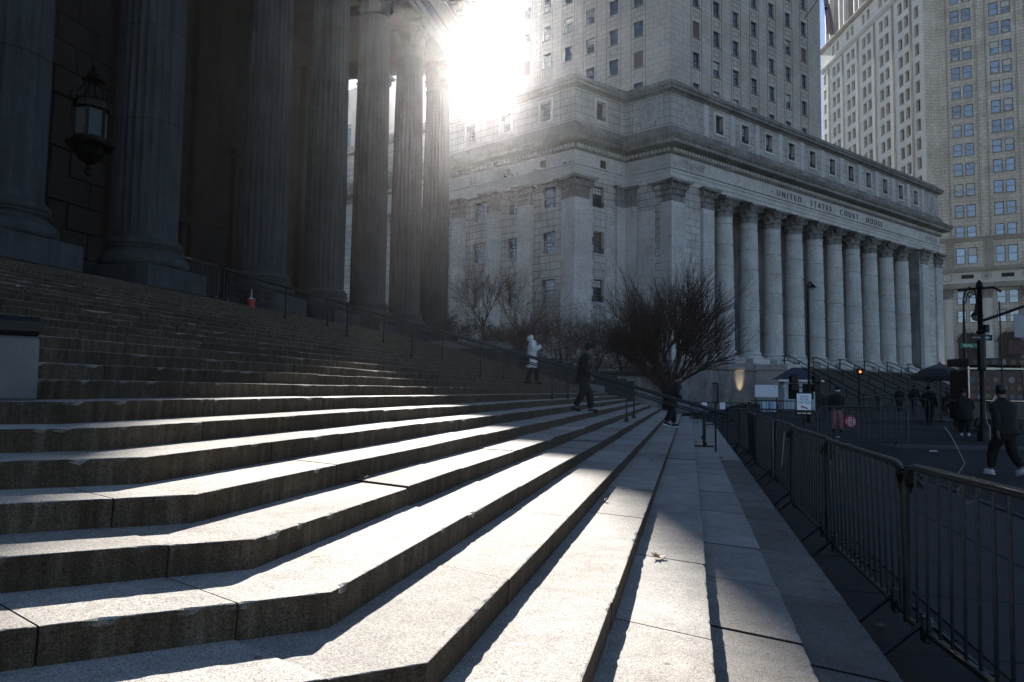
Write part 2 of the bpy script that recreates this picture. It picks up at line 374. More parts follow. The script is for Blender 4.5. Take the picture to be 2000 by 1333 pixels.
# ------------------------------------------------------------------ the flight of granite steps
RR = .145; KX = 6.3747 * RR; KW = 3.5642 * RR; KU = 3.65 * RR; YC = 20.35
YN, YF = 3.9, 2 * YC - 3.9
def kl(k): return KX + KW * min(k, 6) + KU * max(k - 6, 0)
def kz(k): return (k + 5) * RR
BAZ = radians(49.15); cBn = 17.4129 * RR
nB = Vector((-cos(BAZ), sin(BAZ))); dB = Vector((-sin(BAZ), -cos(BAZ)))
def corner(k, off=0):    # meeting of the main and the side nosing of step k, pushed inward by off
    X = -(kl(k) + off); c = cBn + KW * k + off
    return Vector((X, (c - nB.x * X) / nB.y))
def steps():
    root = put('granite_steps', None, kind='structure', label='broad flight of grey granite steps with chipped nosings')
    rs = random.Random(11); blocks = []
    for k in range(-4, 26):
        w = KW if k < 6 else KU
        if k <= 6:
            c = corner(k); ci = corner(k, w + .05)
            c2 = Vector((c.x, 2 * YC - c.y)); ci2 = Vector((ci.x, 2 * YC - ci.y)); dB2 = Vector((dB.x, -dB.y))
            LB = 8.5
            path = [(c + dB * LB, ci + dB * LB), (c, ci), (c2, ci2), (c2 + dB2 * LB, ci2 + dB2 * LB)]
            lens = [LB, c2.y - c.y, LB]
        else:
            X = -kl(k); Xi = X - w - .05
            path = [(Vector((X, YN)), Vector((Xi, YN))), (Vector((X, YF)), Vector((Xi, YF)))]; lens = [YF - YN]
        tot = sum(lens); cum = [0]
        for l in lens: cum.append(cum[-1] + l)
        def at(s, path=path, lens=lens, cum=cum):
            for i in range(len(lens)):
                if s <= cum[i + 1] + 1e-9:
                    u = (s - cum[i]) / lens[i]; a, b = path[i], path[i + 1]
                    return a[0].lerp(b[0], u), a[1].lerp(b[1], u)
            return path[-1]
        cuts = [0]
        if k <= 6:
            s = rs.uniform(.8, 1.6)
            while s < cum[1] - 1.0: cuts.append(s); s += rs.uniform(1.2, 1.9)
            cuts.append(cum[1] - (.36 if k <= 3 else .7)); s = cuts[-1] + rs.uniform(1.5, 2.3)
        else: s = rs.uniform(.9, 1.9)
        end = cum[2] - 1 if k <= 6 else tot - .6
        while s < end: cuts.append(s); s += rs.uniform(1.05, 2.0)
        if k <= 6: 
            s = cum[2] + .5
            while s < tot - .8: cuts.append(s); s += rs.uniform(1.3, 1.9)
        cuts.append(tot)
        for a, b in zip(cuts, cuts[1:]):
            pa, _ = at(a + .01); pb, _ = at(b - .01); mid = (pa + pb) / 2
            blocks.append((mid.length, k, a, b, at, cum, rs.random()))
    blocks.sort(key=lambda t: t[0]); far = MB()
    for idx, (dist, k, a, b, at, cum, seed) in enumerate(blocks):
        br = random.Random(int(seed * 1e9)); zt = kz(k) + br.uniform(-.0035, .0035); zb = zt - RR - .03
        gap = .004; ss = [a + gap, b - gap]
        step = .03 if dist < 4.5 else .055 if dist < 8 else .16 if dist < 15 else .6 if dist < 24 else 9
        n = max(1, int((b - a) / step)); ss = [a + gap + (b - a - 2 * gap) * i / n for i in range(n + 1)]
        for c in cum[1:-1]:
            if a < c < b: ss.append(c)
        ss = sorted(set(ss)); rough = dist < 15
        mb = MB() if idx < 292 else far; o = len(mb.v); tilt = br.uniform(-.004, .004); joff = br.uniform(-.004, .004)
        nz = 0; chips = []
        for _ in range(int((b - a) * 11)): chips.append((br.uniform(a, b), br.uniform(.015, .06), br.uniform(.004, .024) * br.random()))
        NP = 7
        for i, s in enumerate(ss):
            p, q = at(s); d = (q - p).normalized()
            if abs(i - 0) < 1 or i == len(ss) - 1: e = .004
            else: e = 0
            j1 = j2 = 0
            if rough:
                nz = nz * .35 + br.gauss(0, .0034); j1 = nz
                for (cs, cw, cdp) in chips:
                    if abs(s - cs) < cw: j1 += cdp * (1 - abs(s - cs) / cw)
                j2 = br.uniform(0, .0012)
            f = .006 + max(0, j1) + e; g = .004 + max(0, j1) * .7 + e
            z = zt + tilt * (s - a)
            prof = [(.012 + joff, zb), (.010 + joff, zb + .05), (0 + joff + j2, z - g - .012), (f * .4 + joff, z - g * .45), (f + joff, z - e * .4), (None, z - .001), (None, zb)]
            for (dd, zz) in prof:
                v = q if dd is None else p + d * dd
                mb.v.append((v.x, v.y, zz))
        m = len(ss)
        for i in range(m - 1):
            for j in range(NP): mb.f.append([o + i * NP + j, o + (i + 1) * NP + j, o + (i + 1) * NP + (j + 1) % NP, o + i * NP + (j + 1) % NP]); mb.mi.append(0)
        mb.f.append([o + j for j in range(NP)]); mb.f.append([o + (m - 1) * NP + j for j in range(NP)][::-1]); mb.mi += [0, 0]
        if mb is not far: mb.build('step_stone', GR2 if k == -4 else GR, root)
    far.build('distant_step_stones', GR, root, kind='stuff')
    print('step blocks', len(blocks))
steps()
def fill():
    mb = MB()   # solid ground under the flight and the portico floor
    for k in range(6, 26, 1): pass
    mb.box(-60, -kl(25) - KU + .1, YN - 6, YF + 8, 0, kz(25) - .006)
    mb.build('portico_floor', PORT, kind='structure', label='raised stone floor behind the columns')
    m2 = MB()
    X0 = -kl(6) - .5
    for k in range(7, 26): m2.box(-kl(k) - KU - .3, -kl(k) - .05, YN, YF, -.1, kz(k) - .2)
    m2.build('stair_core', PORT, kind='structure', label='rough masonry under the steps')
fill()
# stone pedestals at the two ends of the upper flight
def pedestals():
    for nm, (yy, sg) in (('near', (3.9, 1)), ('far', (2 * YC - 3.9, -1))):
        t = thing('stone_pedestal', 'low pale granite pedestal with a black weathered top at the near left' if sg > 0 else 'granite pedestal at the far right end of the upper steps', 'pedestal', loc=(-4.2, yy, kz(6)))
        M = RZ(pi / 2 - BAZ + radians(11)) @ T(0, .05, 0) if sg > 0 else RZ(-(pi / 2 - BAZ)) @ SCL(1, -1, 1)
        mb = MB(); mb.bbox(-2.6, 0, 0, 1.6, 0, .43, .02, M=M if sg > 0 else RZ(-(pi/2-BAZ)) @ T(0, -1.6, 0))
        mb.build('block', stone('pedestal_granite', (.13, .135, .14), .15, 120, .6, .2, (.9, .3)) if sg > 0 else bpy.data.materials['pedestal_granite'], t)
        mc = MB(); n = 60; rs = random.Random(5)
        for i in range(n):   # cap slab with a ragged lower edge
            pass
        mc.bbox(-2.63, .02, -.02, 1.63, .434, .56, .03, M=M if sg > 0 else RZ(-(pi/2-BAZ)) @ T(0, -1.6, 0))
        mc.build('cap', BLK if sg > 0 else PORT, t, label='blackened cap slab' if sg > 0 else None)
pedestals()
# ------------------------------------------------------------------ columns and capitals
def leaf(mb, M, w, h, curl, n=6, lobes=True):
    # an acanthus leaf: rises from z=0 to h, bends outwards (+x) at the top; thickness on both sides
    pts = []
    for i in range(n + 1):
        u = i / n; z = h * min(1, u * 1.12) if u < .8 else h * (1 - (u - .8) * .55 / .2 * .45)
        x = curl * (max(0, u - .35) / .65) ** 2
        ww = w * (1 - .25 * u) * (1 if u < .85 else .75)
        pts.append((x, z, ww))
    vs = []; 
    for i, (x, z, ww) in enumerate(pts):
        lob = 1 + (.18 if (i % 2 and lobes) else -.06)
        for s in (-1, -.45, 0, .45, 1):
            vs.append(M @ Vector((x + .05 * w * (1 - abs(s)) * 2 - .12 * w * abs(s), s * ww * .5 * lob, z)))
    k = len(vs)
    for i, (x, z, ww) in enumerate(pts):
        for s in (-1, -.45, 0, .45, 1): vs.append(M @ Vector((x - .14 * w, s * ww * .45, z - (.1 * w if i == n else 0))))
    fs = []
    for i in range(n):
        for j in range(4):
            fs.append((i * 5 + j, i * 5 + j + 1, i * 5 + j + 6, i * 5 + j + 5)); fs.append((k + i * 5 + j + 1, k + i * 5 + j, k + i * 5 + j + 5, k + i * 5 + j + 6))
        for j in (0, 4):
            a = (i * 5 + j, (i + 1) * 5 + j, k + (i + 1) * 5 + j, k + i * 5 + j); fs.append(a if j == 0 else a[::-1])
    fs.append([n * 5 + j for j in range(5)] + [k + n * 5 + j for j in (4, 3, 2, 1, 0)])
    mb.add(vs, fs)
def volute(mb, M, r, wd):
    pts = []
    for i in range(15):
        a = i / 14 * 2.6 * pi; rr = r * (1 - .72 * i / 14); pts.append(M @ Vector((rr * sin(a) , 0, rr * cos(a))))
    mb.tube(pts, wd, 5, r1=wd * .6)
def capital(R, H, square=False, lod=1):
    # R: shaft radius at the top; H: capital height
    mb = MB(); n = 20 if lod else 12
    if square: 
        mb.prism([(-R, -R), (R, -R), (R, R), (-R, R)], 0, H * .86)
        mb.prism([(-R*1.06, -R*1.06), (R*1.06, -R*1.06), (R*1.06, R*1.06), (-R*1.06, R*1.06)], 0, H * .05)
    else: mb.lathe([(R * 1.08, 0), (R * 1.1, H * .03), (R * 1.0, H * .06), (R * .98, H * .5), (R * 1.08, H * .75), (R * 1.25, H * .88)], n)
    nl = 5 if lod else 4
    if square:
        for q in range(4):
            for tier, (z, h, cu, sc) in enumerate(((.05, .34, .3, 1), (.3, .36, .38, 1))):
                for i in ((-.62, 0, .62) if tier == 0 else (-.9, -.32, .32, .9)):
                    leaf(mb, RZ(q * pi / 2) @ T(R * .98, i * R * (.98 if tier == 0 else 1), H * z), R * .62, H * h, R * cu, nl)
    else:
        for tier, (z, h, cu) in enumerate(((.05, .33, .3), (.3, .36, .42))):
            for i in range(8):
                leaf(mb, RZ((i + tier * .5) * pi / 4) @ T(R * .98, 0, H * z), R * .72, H * h, R * cu, nl)
    for i in range(4):
        a = (i + .5) * pi / 2; d = R * (1.45 if not square else 1.62)
        volute(mb, RZ(a) @ T(d, 0, H * .76), H * .13, R * .11)
        mb.tube([RZ(a) @ Vector((R * .95, 0, H * .5)), RZ(a) @ Vector((R * 1.15, 0, H * .72)), RZ(a) @ Vector((d, 0, H * .88))], R * .1, 5)
        for sg in (-1, 1): volute(mb, RZ(i * pi / 2) @ T(R * (1.12 if not square else 1.1), sg * R * .28, H * .74) @ RZ(pi / 2), H * .09, R * .07)
        leaf(mb, RZ(i * pi / 2) @ T(R * 1.2, 0, H * .84), R * .4, H * .16, R * .12, 3)
    # abacus with concave sides
    pl = []; e = R * (1.62 if not square else 1.75)
    for i in range(4):
        a = RZ(i * pi / 2)
        for t in (-1, -.86, -.5, 0, .5, .86):
            x = e * (1 if abs(t) > .9 else .9 - .1 * (1 - t * t)); 
            x = e * .93 if abs(t) in (1,) else x
            v = a @ Vector((x if abs(t) < .95 else e * .93, t * e * .93 if abs(t) > .95 else t * e, 0)); pl.append((v.x, v.y))
    mb.prism(pl, H * .88, H * .94); mb.prism([(x * 1.04, y * 1.04) for x, y in pl], H * .942, H)
    return mb
def attic_base(mb, R, H, n=40):
    pr = [(R * 1.38, 0)]
    for i in range(7): a = -pi / 2 + pi * i / 6; pr.append((R * 1.28 + .1 * R * cos(a), H * .2 + H * .2 * sin(a)))
    pr += [(R * 1.24, H * .41), (R * 1.24, H * .45)]
    for i in range(6): a = pi * i / 5; pr.append((R * 1.2 - R * .08 * sin(a), H * .45 + H * .2 * i / 5))
    pr += [(R * 1.2, H * .66), (R * 1.2, H * .69)]
    for i in range(7): a = -pi / 2 + pi * i / 6; pr.append((R * 1.1 + .07 * R * cos(a), H * .82 + H * .12 * sin(a)))
    pr += [(R * 1.06, H * .95), (R * 1.06, H)]
    mb.lathe(pr, n)
def fluted(R0, R1, z0, z1, joints, nf=24, per=7):
    n = nf * per; mb = MB(); zs = [z0, z0 + .12, z0 + .3]
    for j in joints: zs += [j - .02, j - .008, j + .008, j + .02]
    zs += [z1 - .3, z1 - .12, z1]; zs = sorted(zs); prof = []
    jj = set()
    for z in zs:
        u = (z - z0) / (z1 - z0); r = R0 + (R1 - R0) * max(0, (u - .25) / .75) ** 1.35
        if any(abs(z - j) < .01 for j in joints): r *= .975
        prof.append((r, z))
    def rf(i, z):
        ph = (i % per) / per; end = (z < z0 + .2 or z > z1 - .2)
        if end: return 1
        if ph < .12 or ph > .88 - 0: d = 0
        else:
            u = (ph - .5) / .38; d = sqrt(max(0, 1 - u * u))
        return 1 - .062 * d
    mb.lathe(prof, n, rf=rf); return mb
CAPM = stone('dark_capital_granite', (.075, .076, .078), .1, 60, .7, .1)  # one even dark stone colour, close to the column shafts
ZL = kz(25); COLX = -15.25
COLY = [7.9, 12.88, 17.40, 23.24, 27.83, 32.2, 36.84, 41.5]
def portico():
    b = thing('columned_courthouse', 'tall dark granite courthouse with a fluted Corinthian portico at the top of the steps', 'courthouse', loc=(-16, 24, 0))
    P = T(16, -24, 0)
    zs = ZL + .62; zb = zs + .85; zt = 20.05
    joints = [zb + 2.75 * i + .6 for i in range(1, 6)]
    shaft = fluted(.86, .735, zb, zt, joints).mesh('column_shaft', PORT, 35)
    bm_ = MB(); attic_base(bm_, .86, .85); base = bm_.mesh('column_base', PORT, 50)
    pm = MB(); pm.bbox(-1.2, 1.2, -1.2, 1.2, 0, .61, .012); plinth = pm.mesh('column_plinth', PORT)
    cap = capital(.735, 1.95).mesh('column_capital', CAPM)
    for i, y in enumerate(COLY + [None]):
        x = COLX
        if y is None: x, y = -19.9, 41.8
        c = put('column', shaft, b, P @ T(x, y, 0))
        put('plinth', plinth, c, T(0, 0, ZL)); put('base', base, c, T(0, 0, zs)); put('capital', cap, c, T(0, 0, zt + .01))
    # entablature: architrave, frieze, cornice swept round the corner (front face X=-14.35, end face Y=42.45)
    z0 = zt + 1.96; y1 = 42.5; xf = -14.36
    def ring(mb, o, za, zb_):   # L-shaped beam, front run and end run
        mb.prism([(xf + o, -6), (xf + o, y1 + o), (-30, y1 + o), (-30, y1 - 1.9), (xf - 1.8, y1 - 1.9), (xf - 1.8, -6)], za, zb_, M=P)
    mb = MB(); ring(mb, 0, z0, z0 + .45); ring(mb, .05, z0 + .452, z0 + .95); ring(mb, .11, z0 + .952, z0 + 1.4); ring(mb, .2, z0 + 1.402, z0 + 1.52)
    mb.build('architrave', PORT, b)
    mb = MB(); ring(mb, .02, z0 + 1.522, z0 + 2.7); mb.build('frieze', PORT, b)
    mb = MB(); ring(mb, .2, z0 + 2.702, z0 + 2.85); ring(mb, .95, z0 + 3.2, z0 + 3.55); ring(mb, 1.15, z0 + 3.552, z0 + 3.9); ring(mb, 1.3, z0 + 3.902, z0 + 4.05); ring(mb, .35, z0 + 2.852, z0 + 3.198)
    mb.build('cornice', PORT, b)
    mb = MB()
    yy = -5
    while yy < y1 + .9: mb.box(xf + .35, xf + .8, yy, yy + .35, z0 + 2.86, z0 + 3.19, M=P); yy += .62
    xx = xf
    while xx > -28: mb.box(xx - .35, xx, y1 + .35, y1 + .8, z0 + 2.86, z0 + 3.19, M=P); xx -= .62
    mb.build('dentils', PORT, b, kind='stuff')
    # pediment slope above, partly in the picture's top edge only
    mb = MB(); mb.box(-40, xf - .3, -6, y1 - .3, z0 + 4.06, z0 + 7.5, M=P); mb.build('attic_wall', PORT, b)
    mb = MB(); mb.box(-30, xf - 1.8, -6, y1 - 1.9, z0 - .4, z0 + .2, M=P)
    for i in range(8): mb.box(-30, xf - 1.8, -2 + i * 5.9, -1.2 + i * 5.9, z0 - .9, z0 - .4, M=P)
    mb.build('portico_ceiling', WALLP, b)
    # rear wall of separate stone blocks with doors
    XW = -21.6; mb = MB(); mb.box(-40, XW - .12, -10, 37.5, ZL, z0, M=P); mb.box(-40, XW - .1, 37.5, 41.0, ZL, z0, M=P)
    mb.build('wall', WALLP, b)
    doors = [(8.2, 10.8, 12.5), (18.5, 20.1, 12.5), (24.9, 26.6, 8.4), (30.5, 32, 12.5), (14.3, 15.6, 8.6)]
    rs = random.Random(21); course = 0; z = ZL; blk = {}
    while z < 19.5:
        h = .95; y = 2 + (course % 2) * .9
        while y < 37:
            L = 1.8
            if not any(d0 - L + .25 < y < d1 - .25 and z < dz for d0, d1, dz in doors):
                if z < 16 or True:
                    m = blk.get(course % 3)
                    if m is None:
                        q = MB(); q.bbox(-.12, .0, .012, L - .012, .012, h - .012, .02); m = blk[course % 3] = q.mesh('wall_block', WALLP)
                    if 6 < y < 30 and z < 15.5: put('wall_block', m, b, P @ T(XW + rs.uniform(-.006, .006), y, z))
            y += L
        z += h; course += 1
    for d0, d1, dz in doors:
        if d0 == 18.5: mb = MB(); mb.box(XW - .1, XW - .04, d0, d1, ZL, dz, M=P); mb.build('door', GLK, b); continue
        mb = MB(); mb.box(XW - .1, XW - .04, d0, d1, ZL, dz, M=P); d = mb.build('door', GLK, b)
        mb = MB(); mb.bbox(XW - .1, XW + .16, d0 - .35, d0, ZL, dz + .3, .02, M=P); mb.bbox(XW - .1, XW + .16, d1, d1 + .35, ZL, dz + .3, .02, M=P); mb.bbox(XW - .1, XW + .3, d0 - .5, d1 + .5, dz + .31, dz + .7, .04, M=P)
        mb.build('frame', WALLP, d)
    # flat pilasters on the rear wall
    for y in (12.9, 17.4, 23.24, 27.8, 32.2, 36.9, 40.6):
        mb = MB(); zb2 = zb
        mb.bbox(XW - .1, XW + .28, y - .75, y + .75, ZL + .8, zt, .02, M=P); mb.bbox(XW - .1, XW + .42, y - .95, y + .95, ZL, ZL + .8, .03, M=P)
        for f in range(5): pass
        mb.build('pilaster', WALLP, b)
portico()
# granite planter terrace and distant grey tower beyond the portico
def planter():
    t = thing('granite_planter', 'high granite planter wall beyond the far columns holding bare shrubs', 'planter wall', loc=(-10.2, 37.6, 0))
    mb = MB(); mb.bbox(-16, 0, .0, 12, 1.0, 3.9, .03); mb.build('wall', PORT, t)
    mb = MB(); mb.bbox(-16.1, .12, -.12, 12.1, 3.904, 4.3, .03); mb.build('coping', stone('coping_granite', (.14, .145, .15), .15, 60, .6, .1), t)
    mb = MB(); mb.bbox(.3, 7.2, 2.2, 2.7, 0, 2.2, .03)
    for i in range(14): mb.box(.3 + i * .5, .8 + i * .5, 2.2, 2.7, 2.2, 4.0 - i * .135)
    mb.build('sloping_cheek', PORT, t)
planter()
def grey_tower():
    t = thing('office_tower', 'plain grey office tower seen in the slit between two dark columns', 'tower', loc=tuple(from_cam(-28.7, 150)))
    GF = RZ(-YAW + radians(-0)) @ T(0, 0, 0); c50, s50 = cos(radians(50)), sin(radians(50)); GA = RZ(-YAW) ; mb = MB(); mb.prism([(0, 0), (13 * cos(radians(35)), 13 * sin(radians(35))), (13 * cos(radians(35)) - 20, 13 * sin(radians(35)) + 22), (-30 * s50, 30 * c50)], 0, 68.0, M=GA); mb.build('shaft', stone('smooth_grey_concrete', (.3, .31, .33), .05, 4, .7, .05), t)
    for i in range(6):
        GL = GA @ RZ(pi - radians(40)) ; m = MB(); m.box(1.2 + i * 4.4, 2.3 + i * 4.4, -.05, .05, 6, 60, M=GL); m.build('window_strip', GLA, t)
grey_tower()
# hanging lantern
def lantern():
    L = thing('hanging_lantern', 'ornate black iron lantern with frosted panes hanging between the two nearest columns', 'lantern', loc=(-18.3, 18.35, 8.75))
    fr = MB(); n = 6; R = .47
    P = lambda a, r, z: Vector((r * cos(a), r * sin(a), z))
    fr.lathe([(.02, -.55), (.1, -.5), (.13, -.38), (.05, -.28), (.06, -.22), (.28, -.05), (.42, .1), (.5, .3), (.66, .34), (.72, .42), (.68, .5), (R, .55)], 12)
    fr.lathe([(R * 1.06, .55), (R * 1.06, .66)], 12); fr.lathe([(R * 1.05, 1.52), (R * 1.15, 1.56), (R * 1.18, 1.76), (R * 1.08, 1.84), (R * .9, 1.88)], 12)
    for i in range(n):
        a = 2 * pi * i / n; fr.tube([P(a, R, .6), P(a, R, 1.6)], .045, 5)
        fr.tube([P(a, R * .95, 1.85), P(a, R * .85, 2.1), P(a, R * .5, 2.35), P(a, .16, 2.5)], .035, 5)
        fr.tube([P(a, R * 1.15, 1.75), P(a, R * 1.32, 1.93), P(a, R * 1.18, 2.05)], .03, 4)
        for k in range(2):
            b = a + (k + .5) * pi / n; c = P(b, R * 1.02, .52); fr.tube([c + Vector((.07 * cos(t) * -sin(b), .07 * cos(t) * cos(b), .09 * sin(t))) for t in [j * pi / 5 for j in range(10)]], .018, 4, closed=True)
            fr.tube([P(b, R * 1.1, .45), P(b, R * 1.2, .3), P(b, R * 1.02, .2)], .025, 4)
        fr.tube([P(a, .3, 0), P(a, R * .98, .32)], .03, 4)
    fr.lathe([(.16, 2.45), (.34, 2.5), (.32, 2.54), (.12, 2.6), (.17, 2.72), (.06, 2.84), (.1, 2.9), (.02, 3.0)], 12)
    fr.build('frame', DKI, L)
    milk = plain('frosted_pane', (.11, .12, .125), .5, 0, .12, 6)
    for i in range(n):
        a0, a1 = 2 * pi * i / n + .09, 2 * pi * (i + 1) / n - .09; r = R * .95; m = MB()
        for rr in (r, r - .015): m.v += [tuple(P(a0, rr, .66)), tuple(P(a1, rr, .66)), tuple(P(a1, rr, 1.52)), tuple(P(a0, rr, 1.52))]
        m.f = [[0, 1, 2, 3], [7, 6, 5, 4], [0, 4, 5, 1], [1, 5, 6, 2], [2, 6, 7, 3], [3, 7, 4, 0]]; m.mi = [0] * 6; m.build('pane', milk, L)
    m = MB()
    for i in range(3):
        a = i * 2.1 + .4; m.tube([P(a, .05, 2.9), P(a, .3 * .6, 3.6), P(a, .9, 9.5), P(a, 1.2, 13.2)], .014, 4)
    for s in (-1, 1): m.tube([(0, 0, 2.55), (1.3 * s * .3, 2.8 * s, 3.1 + (.5 if s < 0 else .1))], .01, 4)
    m.build('suspension_cables', DKI, L)
lantern()
# ------------------------------------------------------------------ generic facade pieces
def wall_grid(mb, F, x0, x1, z0, z1, holes, depth=.35, y=0):
    xs = sorted(set([x0, x1] + [v for h in holes for v in h[:2] if x0 < v < x1])); zs = sorted(set([z0, z1] + [v for h in holes for v in h[2:4] if z0 < v < z1]))
    for i in range(len(xs) - 1):
        j = 0
        while j < len(zs) - 1:
            cx = (xs[i] + xs[i + 1]) / 2
            def solid(jj): cz = (zs[jj] + zs[jj + 1]) / 2; return not any(h[0] < cx < h[1] and h[2] < cz < h[3] for h in holes)
            if not solid(j): j += 1; continue
            k = j
            while k + 1 < len(zs) - 1 and solid(k + 1): k += 1
            a, b, c, d = xs[i], xs[i + 1], zs[j], zs[k + 1]
            mb.add([F @ Vector((a, y, c)), F @ Vector((b, y, c)), F @ Vector((b, y, d)), F @ Vector((a, y, d))], [(0, 1, 2, 3)], [[(a, c), (b, c), (b, d), (a, d)]])
            j = k + 1
    for (a, b, c, d) in holes:
        q = [(a, c), (b, c), (b, d), (a, d)]
        for i in range(4):
            p, r = q[i], q[(i + 1) % 4]
            mb.add([F @ Vector((p[0], y, p[1])), F @ Vector((p[0], y + depth, p[1])), F @ Vector((r[0], y + depth, r[1])), F @ Vector((r[0], y, r[1]))], [(0, 1, 2, 3)], [[(0, 0), (.1, 0), (.1, .1), (0, .1)]])
WM = {}
def window(parent, F, x0, x1, z0, z1, y, style='six', gl=None, fr=None, rs=RS, ac=0):
    w, h = round(x1 - x0, 2), round(z1 - z0, 2); key = (w, h, style)
    if key not in WM:
        f = MB(); t = .07 if style != 'big' else .13; d = .08
        f.box(0, w, 0, d, 0, t); f.box(0, w, 0, d, h - t, h); f.box(0, t, 0, d, t, h - t); f.box(w - t, w, 0, d, t, h - t)
        f.box(t, w - t, -.02, d - .01, h * .5 - .045, h * .5 + .045)
        if style == 'six':
            for i in (1, 2, 3): f.box(w * i / 4 - .018, w * i / 4 + .018, .02, d - .012, t, h - t)
            for q in (.25, .75): f.box(t, w - t, .022, d - .014, h * q - .018, h * q + .018)
        if style == 'grid':
            for i in range(1, 4): f.box(w * i / 4 - .025, w * i / 4 + .025, .02, d - .012, t, h - t)
            for q in range(1, 6):
                if q != 3: f.box(t, w - t, .022, d - .014, h * q / 6 - .022, h * q / 6 + .022)
        g = MB(); g.box(t * .9, w - t * .9, .035, .05, t * .9, h - t * .9)
        WM[key] = (f.mesh('window_frame', fr or FRAME), g.mesh('window_pane', gl or GLA))
    f, g = WM[key]
    o = put('window', f, parent, F @ T(x0, y, z0)); put('pane', g, o)
    if rs.random() < .22 and style != 'dark':
        b = MB(); hh = h * rs.choice((.3, .45, .5)); b.box(.08, w - .08, .025, .034, h - .07 - hh, h - .07); b.build('blind', BLIND, o)
    if ac:
        b = MB(); aw = w * .5; b.bbox(w * .25, w * .25 + aw, -.3, .06, .08, .48, .03); b.build('air_conditioner', ACM, o)
    return o
ACM = plain('air_conditioner_housing', (.5, .49, .47), .5, 0, .1, 10)
def sweep(mb, pts, prof, closed=False):
    # pts: plan points left to right seen from outside; prof: list of (outward, z); outward = to the right-hand side when walking along pts
    n = len(pts); P = [Vector((p[0], p[1])) for p in pts]; N = []
    for i in range(n):
        ds = []
        if i > 0: ds.append((P[i] - P[i - 1]).normalized())
        if i < n - 1: ds.append((P[i + 1] - P[i]).normalized())
        ns = [Vector((d.y, -d.x)) for d in ds]
        if len(ns) == 2: m = ns[0] + ns[1]; m = m / m.dot(ns[0]) if m.length > 1e-6 else ns[0]
        else: m = ns[0]
        N.append(m)
    o = len(mb.v); k = len(prof)
    for i in range(n):
        for (a, z) in prof: v = P[i] + N[i] * a; mb.v.append((v.x, v.y, z))
    dist = 0
    for i in range(n - 1):
        L = (P[i + 1] - P[i]).length
        for j in range(k - 1):
            mb.f.append([o + i * k + j, o + (i + 1) * k + j, o + (i + 1) * k + j + 1, o + i * k + j + 1]); mb.mi.append(0)
            mb.uv[len(mb.f) - 1] = [(dist, prof[j][1]), (dist + L, prof[j][1]), (dist + L, prof[j + 1][1]), (dist, prof[j + 1][1])]
        dist += L
    mb.f.append([o + j for j in range(k)]); mb.mi.append(0); mb.f.append([o + (n - 1) * k + j for j in range(k)][::-1]); mb.mi.append(0)
